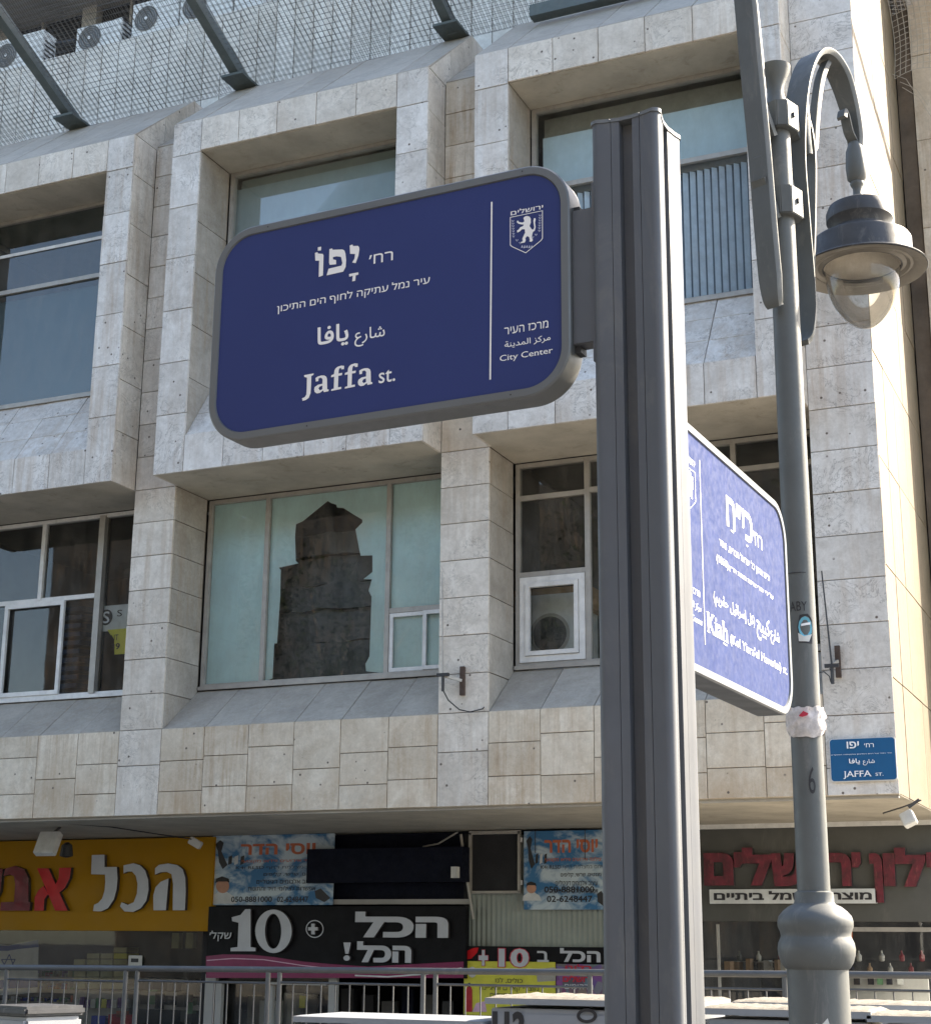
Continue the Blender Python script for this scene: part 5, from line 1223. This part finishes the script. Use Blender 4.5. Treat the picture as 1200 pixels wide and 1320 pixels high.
def opl(pts, mat, nm_, par, Y): 
    P = [aty(*C3(*p), Y) for p in pts]; V_, T_ = fill([[(p.x, p.z) for p in P]]); ob = link(nm_, mesh(nm_, [(p[0], Y, p[1]) for p in V_], [tuple(t) for t in T_]), mat); reparent(ob, par)
opl([(315, 815), (330, 785), (360, 770), (388, 768), (380, 795), (350, 825), (322, 830)], 'red', 'lips_print', ls, YL - .003)
def yw(s, lb, rt, par, mat='blk_txt', **k): attach(par, fwords, s, C3(*lb), C3(*rt), 19.395, None, mat, **k)
yw(heb('קרמים, לק, מייקאפ'), (410, 905), (660, 885), yp); yw(heb('כולים, לנו'), (475, 952), (615, 925), yp); yw(heb('מוצרי קארם והיגיינה'), (392, 995), (698, 968), yp); yw(heb('מסכי, מבשמים'), (448, 1030), (650, 1006), yp)
opl([(323, 985), (330, 970), (348, 970), (355, 985), (355, 1100), (322, 1100)], 'red_cloth', 'bottle_print', yp, 19.395); opl([(334, 950), (345, 950), (345, 970), (334, 970)], 'blk_txt', 'bottle_cap_print', yp, 19.395)
opl(el(355, 895, 22, 28, 18), 'paper', 'cream_print', yp, 19.395); opl([(355, 1100), (375, 1055), (420, 1045), (430, 1100)], 'pink', 'soap_print', yp, 19.395)
opl([(685, 880), (780, 870), (785, 940), (690, 945)], 'alu', 'photo_print', yp, 19.395)
yw(heb('בלוני'), (835, 890), (975, 855), bp_, 'red_txt', bold=.04, proud=.006); yw(heb('ירושלים'), (822, 945), (975, 912), bp_, 'red_txt', bold=.06, proud=.006); yw(heb('מדהימים'), (832, 982), (980, 958), bp_, 'letter_white', bold=.02, proud=.006)
# right shop: grey fascia, red letters, white strip sign
gf = signboard('shop_fascia', (890, 1069), (1260, 1189), 19.50, .12, 'grey_fascia', 'grey painted fascia above the right-hand shop', 'fascia')
C5 = lambda x, y: (850 + x / 3.4286, 1030 + y / 3.4286)
rs = empty('raised_letters', aty(910, 1140, 19.48), 0, 'raised dark red wrapped Hebrew letters on the grey fascia', 'shop sign')
for s, lb, rt in ((heb('ם'), (205, 385), (330, 240)), (heb('י'), (336, 305), (370, 238)), (heb('ל'), (376, 385), (497, 216)), (heb('ש'), (502, 388), (652, 240)), (heb('ו'), (660, 388), (700, 240)), (heb('ר'), (742, 388), (848, 240)), (heb('י'), (855, 305), (892, 238)), (heb('ן'), (942, 460), (985, 242)), (heb('ו'), (998, 388), (1040, 242)), (heb('ל'), (1050, 390), (1175, 216)), (heb('י'), (1185, 305), (1225, 238))):
    attach(rs, letters, s, C5(*lb), C5(*rt), 19.49, None, 'wrap', 'letter_side', .07, bold=.10)
ws = signboard('shop_sign', (914, 1147), (1131, 1165), 19.42, .03, 'poster_w', 'narrow white strip sign with black Hebrew letters below the red ones')
attach(ws, fwords, heb('מוצרי חשמל ביתיים'), C5(241, 449), C5(937, 406), 19.415, None, 'blk_txt', bold=.06)
# shop interior goods and frames
for a, b in (((1083, 1189), (1092, 1330)), ((900, 1189), (905, 1330)), ((923, 1192), (930, 1330))): sbox('door_post', a, b, 19.55, .06, 'alu')
MB().box(aty(1093, 1200, 19.6).x - CSH.x, aty(1230, 1200, 19.6).x - CSH.x, .08, .11, 1.6 + (1219 - 1243) / 2056 * 20 - .3 + .4, 1.6 + (1219 - 1243) / 2056 * 20 - .3 + .45).build('window_rail', 'alu', shop)
sbox('orange_sticker', (1094, 1190), (1099, 1216), 19.58, .01, 'orange_txt')
sbox('white_price_board', (1092, 1252), (1200, 1320), 19.9, .03, 'grey_render')
for k, (u, m__) in enumerate(((1100, 'navy'), (1118, 'navy'), (1130, 'green_goods'), (1142, 'navy'), (1156, 'paper'))): sbox('packet', (u, 1258), (u + 8, 1270), 19.85, .03, m__)
for k in range(14):
    u = 912 + 12 * k + random.uniform(-3, 3); v = random.uniform(1232, 1246); sbox('boxed_goods', (u, v), (u + random.uniform(5, 9), 1256), 20.3 + random.uniform(0, .6), .2, random.choice(['red_dk', 'grey_render', 'cardboard', 'navy', 'room_lite', 'grey_render']))
# left shop: flag, stack of boxes, goods
YF_ = 20.0
fg = empty('flag', aty(0, 1240, YF_), 0, 'white flag with blue stripes and star hanging inside the left shop window', 'flag')
C1 = lambda x, y: (x / 6, 1180 + y / 6)
def fpl(pts, mat, nm_, d=0):
    P = [aty(*C1(*p), YF_ - d) for p in pts]; ob = MB().add([(p.x, YF_ - d, p.z) for p in P], [tuple(range(len(P)))]).build(nm_, mat); reparent(ob, fg)
fpl([(-260, 640), (290, 600), (300, 190), (150, 215), (60, 235), (-260, 200)], 'paper', 'flag_cloth')
fpl([(-260, 275), (60, 278), (150, 262), (298, 248), (298, 190), (150, 222), (60, 238), (-260, 225)], 'flag_blue', 'blue_stripe', .004)
fpl([(-260, 585), (292, 560), (292, 492), (-260, 515)], 'flag_blue', 'blue_stripe', .004)
for pts in (((12, 345), (118, 343), (65, 445)), ((14, 425), (116, 423), (72, 305))):
    for i in range(3):
        a, b = Vector(pts[i]), Vector(pts[(i + 1) % 3]); n_ = (b - a).normalized(); n_ = Vector((-n_.y, n_.x)) * 3.5
        fpl([tuple(a - n_), tuple(b - n_), tuple(b + n_), tuple(a + n_)], 'flag_blue', 'star_line', .005)
C1b = lambda x, y: (x / 4, 1000 + y / 4)
cols_ = [(380, 443, 946), (448, 515, 914), (518, 583, 914), (586, 657, 880)]
for x0_, x1_, yt in cols_:
    y = 1100
    while y > yt + 15:
        p = aty(*C1b(x0_, y), 20.4); q_ = aty(*C1b(x1_, y - 29), 20.4)
        o = MB().box(0, q_.x - p.x - .008, 0, .3, 0, q_.z - p.z - .008).build('shoe_box', random.choice(['box_y', 'box_y', 'ylw_print', 'paper']) if yt < 900 and y < 950 else 'box_y', None, loc=(p.x, 20.4, p.z))
        tag(o, 'pale yellow carton in the tall stack seen through the left shop window', 'carton', 'stacked cartons in the left shop'); y -= 31
sbox('counter', (95, 1277), (162, 1335), 20.35, .5, 'grey_render')
for k in range(10):
    u = 96 + 7 * k; sbox('counter_goods', (u, 1290 - random.uniform(0, 5)), (u + 5, 1300), 20.2, .1, random.choice(['ylw_print', 'green_goods', 'paper', 'purple']))
for a, b, m__ in (((118, 1310), (134, 1340), 'blue_cloth'), ((140, 1308), (168, 1340), 'red_cloth'), ((150, 1304), (158, 1312), 'orange_txt')): sbox('bagged_goods', a, b, 20.1, .15, m__)
sbox('cctv_notice', (166, 1232), (182, 1253), 19.58, .01, 'paper'); sbox('eye_print', (169, 1236), (178, 1241), 19.575, .005, 'blk_txt')
for k in range(16):
    u = 184 + random.uniform(0, 80); v = random.uniform(1250, 1300); sbox('hanging_goods', (u, v), (u + random.uniform(4, 10), v + 20), 20.5 + random.uniform(0, .5), .1, random.choice(['dark', 'navy', 'grey_fascia', 'green_goods', 'room']))
for (u, v) in ((222, 1203), (240, 1203)): sbox('ceiling_lamp', (u, v), (u + 8, v + 20), 20.6, .1, 'box_y')
for r_ in range(3):
    for k in range(26):
        u = 4 + k * 3.6 + random.uniform(-1, 1) + (90 if r_ == 1 else 0) * 0; v = 1262 + 17 * r_
        if 94 < u < 165 and r_ < 2: continue
        sbox('shelf_goods', (u, v - random.uniform(5, 12)), (u + random.uniform(2, 3.4), v), 20.7, .12, random.choice(['paper', 'box_y', 'red_cloth', 'blue_cloth', 'green_goods', 'cardboard', 'purple', 'orange_txt', 'grey_render']))
    sbox('shelf', (0, 1262 + 17 * r_), (268, 1263.5 + 17 * r_), 20.65, .3, 'grey_render')
for k in range(22):
    u = 910 + k * 13 + random.uniform(-3, 3); p = aty(u, 1230 + random.uniform(-14, 10), 20.6)
    if u < 1200: MB().lathe([(.018, 0), (.032, .01), (.034, .07), (.012, .10), (.010, .13)], Vector((p.x, 20.75, aty(u, 1240 if k % 2 else 1256, 20.75).z)) - CSH, 10).build('bottle', random.choice(['navy', 'cardboard', 'room_lite', 'alu', 'grey_fascia', 'red_dk']), shop)
for v in (1240, 1256): sbox('shelf', (905, v), (1085, v + 1.5), 20.7, .3, 'alu')
# display window of the middle shop
for a, b in (((265, 1256), (275, 1335)), ((424, 1258), (432, 1335)), ((275, 1256), (424, 1262)), ((277, 1265), (283, 1335)), ((283, 1265), (420, 1271)), ((345, 1271), (349, 1335))): sbox('display_frame', a, b, 19.44, .07, 'grey_render')
for k in range(8):
    u = 290 + random.uniform(0, 120); v = random.uniform(1280, 1305); sbox('display_goods', (u, v), (u + random.uniform(8, 22), 1335), 20.0 + random.uniform(0, .5), .15, random.choice(['grey_render', 'alu', 'paper', 'dark', 'room']))
sbox('hi_vis_sleeve', (386, 1284), (393, 1300), 19.8, .05, 'ylw_print')
for k in range(6): u = 440 + 26 * k; sbox('dark_goods', (u, 1275 + 8 * (k % 3)), (u + 14, 1335), 20.2, .2, random.choice(['dark', 'navy', 'room']))
# floodlights under the overhang
def flood(a, Y, label, tilt, s=1.0):
    p = aty(*a, Y); t = empty('floodlight', p, 0, label, 'floodlight')
    b_ = MB().box(-.15 * s, .15 * s, -.05, .05, -.16 * s, .16 * s).build('housing', 'ac', t, bevel=.01); b_.rotation_euler = tilt
    MB().beam((0, .06, .12), (.1, .1, Z0 - p.z - .0), .03, .03).build('bracket', 'dark', t); return t
flood((62, 1088), 17.2, 'square white floodlight under the overhang in front of the yellow sign', (math.radians(-28), 0, math.radians(8)))
fl2 = MB().lathe([(.02, -.1), (.09, -.08), (.07, .06), (.02, .1)], (0, 0, 0), 12).build('spotlight', 'dark', None, loc=aty(86, 1096, 17.6)); tag(fl2, 'small dark hanging spotlight beside the white floodlight', 'spotlight'); 
sc1 = aty(252, 1087, 18.6); cm = MB().box(-.09, .09, -.05, .05, -.05, .05).build('security_camera', 'ac', None, loc=sc1, bevel=.01); cm.rotation_euler = (0, .5, .3); tag(cm, 'white security camera at the right end of the yellow sign', 'camera')
t = flood((1171, 1056), 16.6, 'grey floodlight under the corner of the overhang', (math.radians(-20), math.radians(-25), 0), .45)
MB().tube([(-.25, 0, .06), (-.05, .02, .12), (.12, .1, .19)], .008, 5).build('cable', 'dark', t)
cw = MB(); cw.tube([aty(58, 1060, 16.6), aty(140, 1066, 17.4), aty(252, 1083, 18.6)], .008, 5); tag(cw.build('cable', 'dark'), 'thin black cable sagging under the overhang above the yellow sign', 'cable')

# ------------------------------------------------------------------ railing along the raised walkway
YR = 12.0; RO = Vector((-9, YR, .30))
rl = empty('railing', RO, 0, 'grey tubular pedestrian railing with thin upright bars in front of the shops', 'railing')
zt0 = 1.385
def rz(x): return 1.352 + (x + 10) * .0065
MB().tube([(-13 - RO.x, 0, rz(-13) + .0 - .3), (-0.6 - RO.x, 0, rz(-.6) - .3)], .026, 10).build('handrail', 'rail', rl, auto=60)
posts = [-12.6, -11.35, -11.22, -9.98, -9.84, -8.55, -8.43, -7.12, -7.01, -5.69, -5.58, -4.28, -4.16, -2.78, -2.66, -1.35, -1.24]
for x in posts: MB().tube([(x - RO.x, 0, 0), (x - RO.x, 0, rz(x) - .3)], .021, 8).build('post', 'rail', rl, auto=60)
prs = list(zip(posts[0::2], posts[1::2]))
ends = [-12.6] + posts[1:] 
for a, b in [(-12.6, -11.35), (-11.22, -9.98), (-9.84, -8.55), (-8.43, -7.12), (-7.01, -5.69), (-5.58, -4.28), (-4.16, -2.78), (-2.66, -1.35)]:
    zz = rz((a + b) / 2) - .3 - .105
    MB().tube([(a - RO.x, 0, zz), (b - RO.x, 0, zz)], .011, 6).build('lower_rail', 'rail', rl, auto=60)
    MB().tube([(a - RO.x, 0, .1), (b - RO.x, 0, .1)], .011, 6).build('lower_rail', 'rail', rl, auto=60)
    n = 10
    for k in range(1, n):
        x = a + (b - a) * k / n; MB().tube([(x - RO.x, 0, .1), (x - RO.x, 0, zz)], .0065, 5).build('upright_bar', 'rail', rl, auto=60)

# ------------------------------------------------------------------ utility cabinets on the near pavement
def cabinet(x0, x1, y0, y1, z, label, rough=True, over=.025):
    o = empty('utility_cabinet', (x0, y0, .14), 0, label, 'utility cabinet', 'utility cabinets in a row at the kerb'); w_ = x1 - x0; d_ = y1 - y0; h = z - .14
    MB().box(0, w_, 0, d_, 0, h - .05).build('body', 'cab', o, bevel=.006)
    m_ = MB(); nx, ny = 44, 14; vs = []
    for j in range(ny + 1):
        for i in range(nx + 1):
            e = 1 if 0 < i < nx and 0 < j < ny else 0
            hz = (.010 + .006 * noise.noise(Vector((i * .61 + x0 * 7, j * .8, 1))) + .007 * noise.noise(Vector((i * 2.9, j * 2.1, 4 + x0)))) if rough else .006
            vs.append((-over + (w_ + 2 * over) * i / nx, -over + (d_ + 2 * over) * j / ny, h + (hz if e else 0)))
    for j in (0, ny): pass
    n0 = len(vs); m_.add(vs, [(j * (nx + 1) + i, j * (nx + 1) + i + 1, (j + 1) * (nx + 1) + i + 1, (j + 1) * (nx + 1) + i) for j in range(ny) for i in range(nx)])
    m_.build('roof', 'cabtop' if rough else 'cab', o, auto=60)
    MB().box(-over, w_ + over, -over, d_ + over, h - .03, h - .001).build('roof_edge', 'cab', o)
    for a, b in ((.03, w_ * .68 - .01), (w_ * .68 + .01, w_ - .03)):
        dr = MB().box(a, b, -.012, 0, .06, h - .075).build('door', 'cab', o, bevel=.003); MB().box(b - .06, b - .035, -.03, -.012, h * .5, h * .5 + .12).build('handle', 'dark', dr)
    return o
cA = cabinet(-4.54, -3.46, 8.0, 8.5, 1.205, 'low smooth topped white utility cabinet, leftmost of the row', False)
cB = cabinet(-3.40, -2.32, 8.0, 8.62, 1.325, 'white utility cabinet marked 112 with gritty roof, left of the sign post')
cC = cabinet(-2.24, -1.47, 8.0, 8.42, 1.30, 'white utility cabinet with gritty roof directly behind the lamp post')
cD = cabinet(-1.44, -.60, 8.0, 8.42, 1.285, 'white utility cabinet with rounded grey flap, rightmost of the row')
cE = cabinet(-2.35, -1.2, 9.0, 9.5, 1.30, 'second row utility cabinet behind the lamp post with pale gritty roof')
C7 = lambda x, y: (580 + x / 5.4545, 1200 + y / 5.4545)
def sten(s, lb, rt, **k): attach(cB, fwords, s, C7(*lb), C7(*rt), 7.985, None, 'blk_txt', **k)
a7 = aty(*C7(300, 565), 7.985); b7 = aty(*C7(530, 565), 7.985); h7 = .135
attach(cB, lambda: words('112', (a7.x, a7.z - h7), (b7.x, a7.z), facade(7.985, .002), None, 'blk_txt', bold=.095))
ring = [aty(*C7(962 + 72 * math.cos(t), 600 + 52 * math.sin(t)), 7.984) for t in [k * math.pi / 12 for k in range(24)]]; ri = [aty(*C7(962 + 48 * math.cos(t), 600 + 30 * math.sin(t)), 7.984) for t in [k * math.pi / 12 for k in range(24)]]
attach(cB, lambda: MB().add([(p.x, 7.984, p.z) for p in ring] + [(p.x, 7.984, p.z) for p in ri], [(k, (k + 1) % 24, (k + 1) % 24 + 24, k + 24) for k in range(24)]).build('marker_ring', 'blk_txt'))

# ------------------------------------------------------------------ scooter with a white top box at the lower left edge
sx = aty(40, 1310, 8.0).x
sct = empty('scooter', (sx, 8.0, .14), math.radians(163), 'dark scooter with a white top box and grey lid at the lower left', 'scooter')
MB().box(-.24, .17, -.20, .20, .66, 1.025).build('top_box', 'cab', sct, bevel=.02)
MB().box(-.25, .18, -.21, .21, 1.03, 1.085).build('top_box_lid', 'lamp_dark', sct, bevel=.015)
MB().box(.18, .42, -.16, .16, .93, 1.03).build('box_hinge', 'dark', sct, bevel=.03)
MB().tube([(-.1, 0, .62), (.4, 0, .66), (.75, 0, .6)], [.12, .15, .10], 12).build('saddle', 'dark', sct, auto=60)
MB().tube([(-.2, 0, .38), (.3, 0, .42), (.8, 0, .3), (1.15, 0, .55), (1.25, 0, .95)], [.12, .17, .12, .14, .08], 12).build('body', 'navy', sct, auto=60)
MB().tube([(1.22, -.3, .98), (1.25, 0, .96), (1.22, .3, .98)], .018, 8).build('handlebar', 'dark', sct)
for x in (0, 1.3):
    ty = MB(); ty.tube([(x + .21 * math.cos(a), 0, .25 + .21 * math.sin(a)) for a in [k * math.pi / 12 for k in range(25)]], .045, 8, cap=False); wh = ty.build('wheel', 'dark', sct, auto=60)
    MB().tube([(x, -.05, .25), (x, .05, .25)], .1, 12).build('rim', 'alu', wh)

# ------------------------------------------------------------------ street trees and the house across the street (seen in the panes)
def tree(x, y, h, cr, label, seed):
    rnd = random.Random(seed); t = empty('street_tree', (x, y, 0), 0, label, 'tree')
    tr = MB(); lean = Vector((rnd.uniform(-.08, .08), rnd.uniform(-.05, .05), 1)); fork = h * .32
    tr.tube([(0, 0, 0), lean * (fork * .5), lean * fork], [.24, .19, .17], 10)
    tips = []
    for k in range(6):
        a = k * 1.05 + rnd.uniform(-.3, .3); d = Vector((math.cos(a) * .5, math.sin(a) * .5, 1)).normalized(); b = lean * fork; P = [b]
        for s_ in range(5): P.append(P[-1] + (d + Vector((rnd.uniform(-.3, .3), rnd.uniform(-.3, .3), rnd.uniform(-.1, .1)))) * (h * .12))
        tr.tube(P, [.11, .09, .07, .05, .035, .02], 7); tips += P[2:]
    tr.build('trunk', 'bark', t, auto=60)
    vs = []; fs = []
    clumps = [p + Vector((rnd.gauss(0, cr * .35), rnd.gauss(0, cr * .35), rnd.gauss(0, cr * .25))) for p in tips for _ in range(3)]
    for c in clumps:
        for _ in range(110):
            p = c + Vector((rnd.gauss(0, .38), rnd.gauss(0, .38), rnd.gauss(0, .28))); a = Vector((rnd.gauss(0, 1), rnd.gauss(0, 1), rnd.gauss(0, .6))).normalized(); b = a.orthogonal().normalized()
            n0 = len(vs); s_ = rnd.uniform(.05, .10); vs += [p - a * s_, p + b * s_ * .45, p + a * s_, p - b * s_ * .45]; fs.append((n0, n0 + 1, n0 + 2, n0 + 3))
    cw_ = link('crown', mesh('crown', vs, fs), 'leaf', t); cw_['kind'] = 'stuff'
tree(-17.5, 1.5, 11, 1.9, 'leafy street tree across the road, farthest left of the camera', 1)
tree(-12.5, -1.0, 13, 2.0, 'tall leafy street tree behind the camera to the left', 2)
tree(-8.4, 2.2, 10, 1.5, 'leafy street tree behind the camera nearest the road', 3)
op = empty('opposite_house', (-10, -16, 0), 0, 'plain stone house across the street behind the camera', 'building')
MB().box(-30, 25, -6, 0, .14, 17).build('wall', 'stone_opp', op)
for k in range(12):
    for z in (1.2, 4.6, 8): 
        wo = MB().box(-23 + 4 * k, -21.4 + 4 * k, -.02, .03, z, z + 1.7).build('window', 'room_dark', op)
        MB().box(-22.25 + 4 * k, -22.17 + 4 * k, .03, .06, z, z + 1.7).build('mullion', 'white_frame', wo)
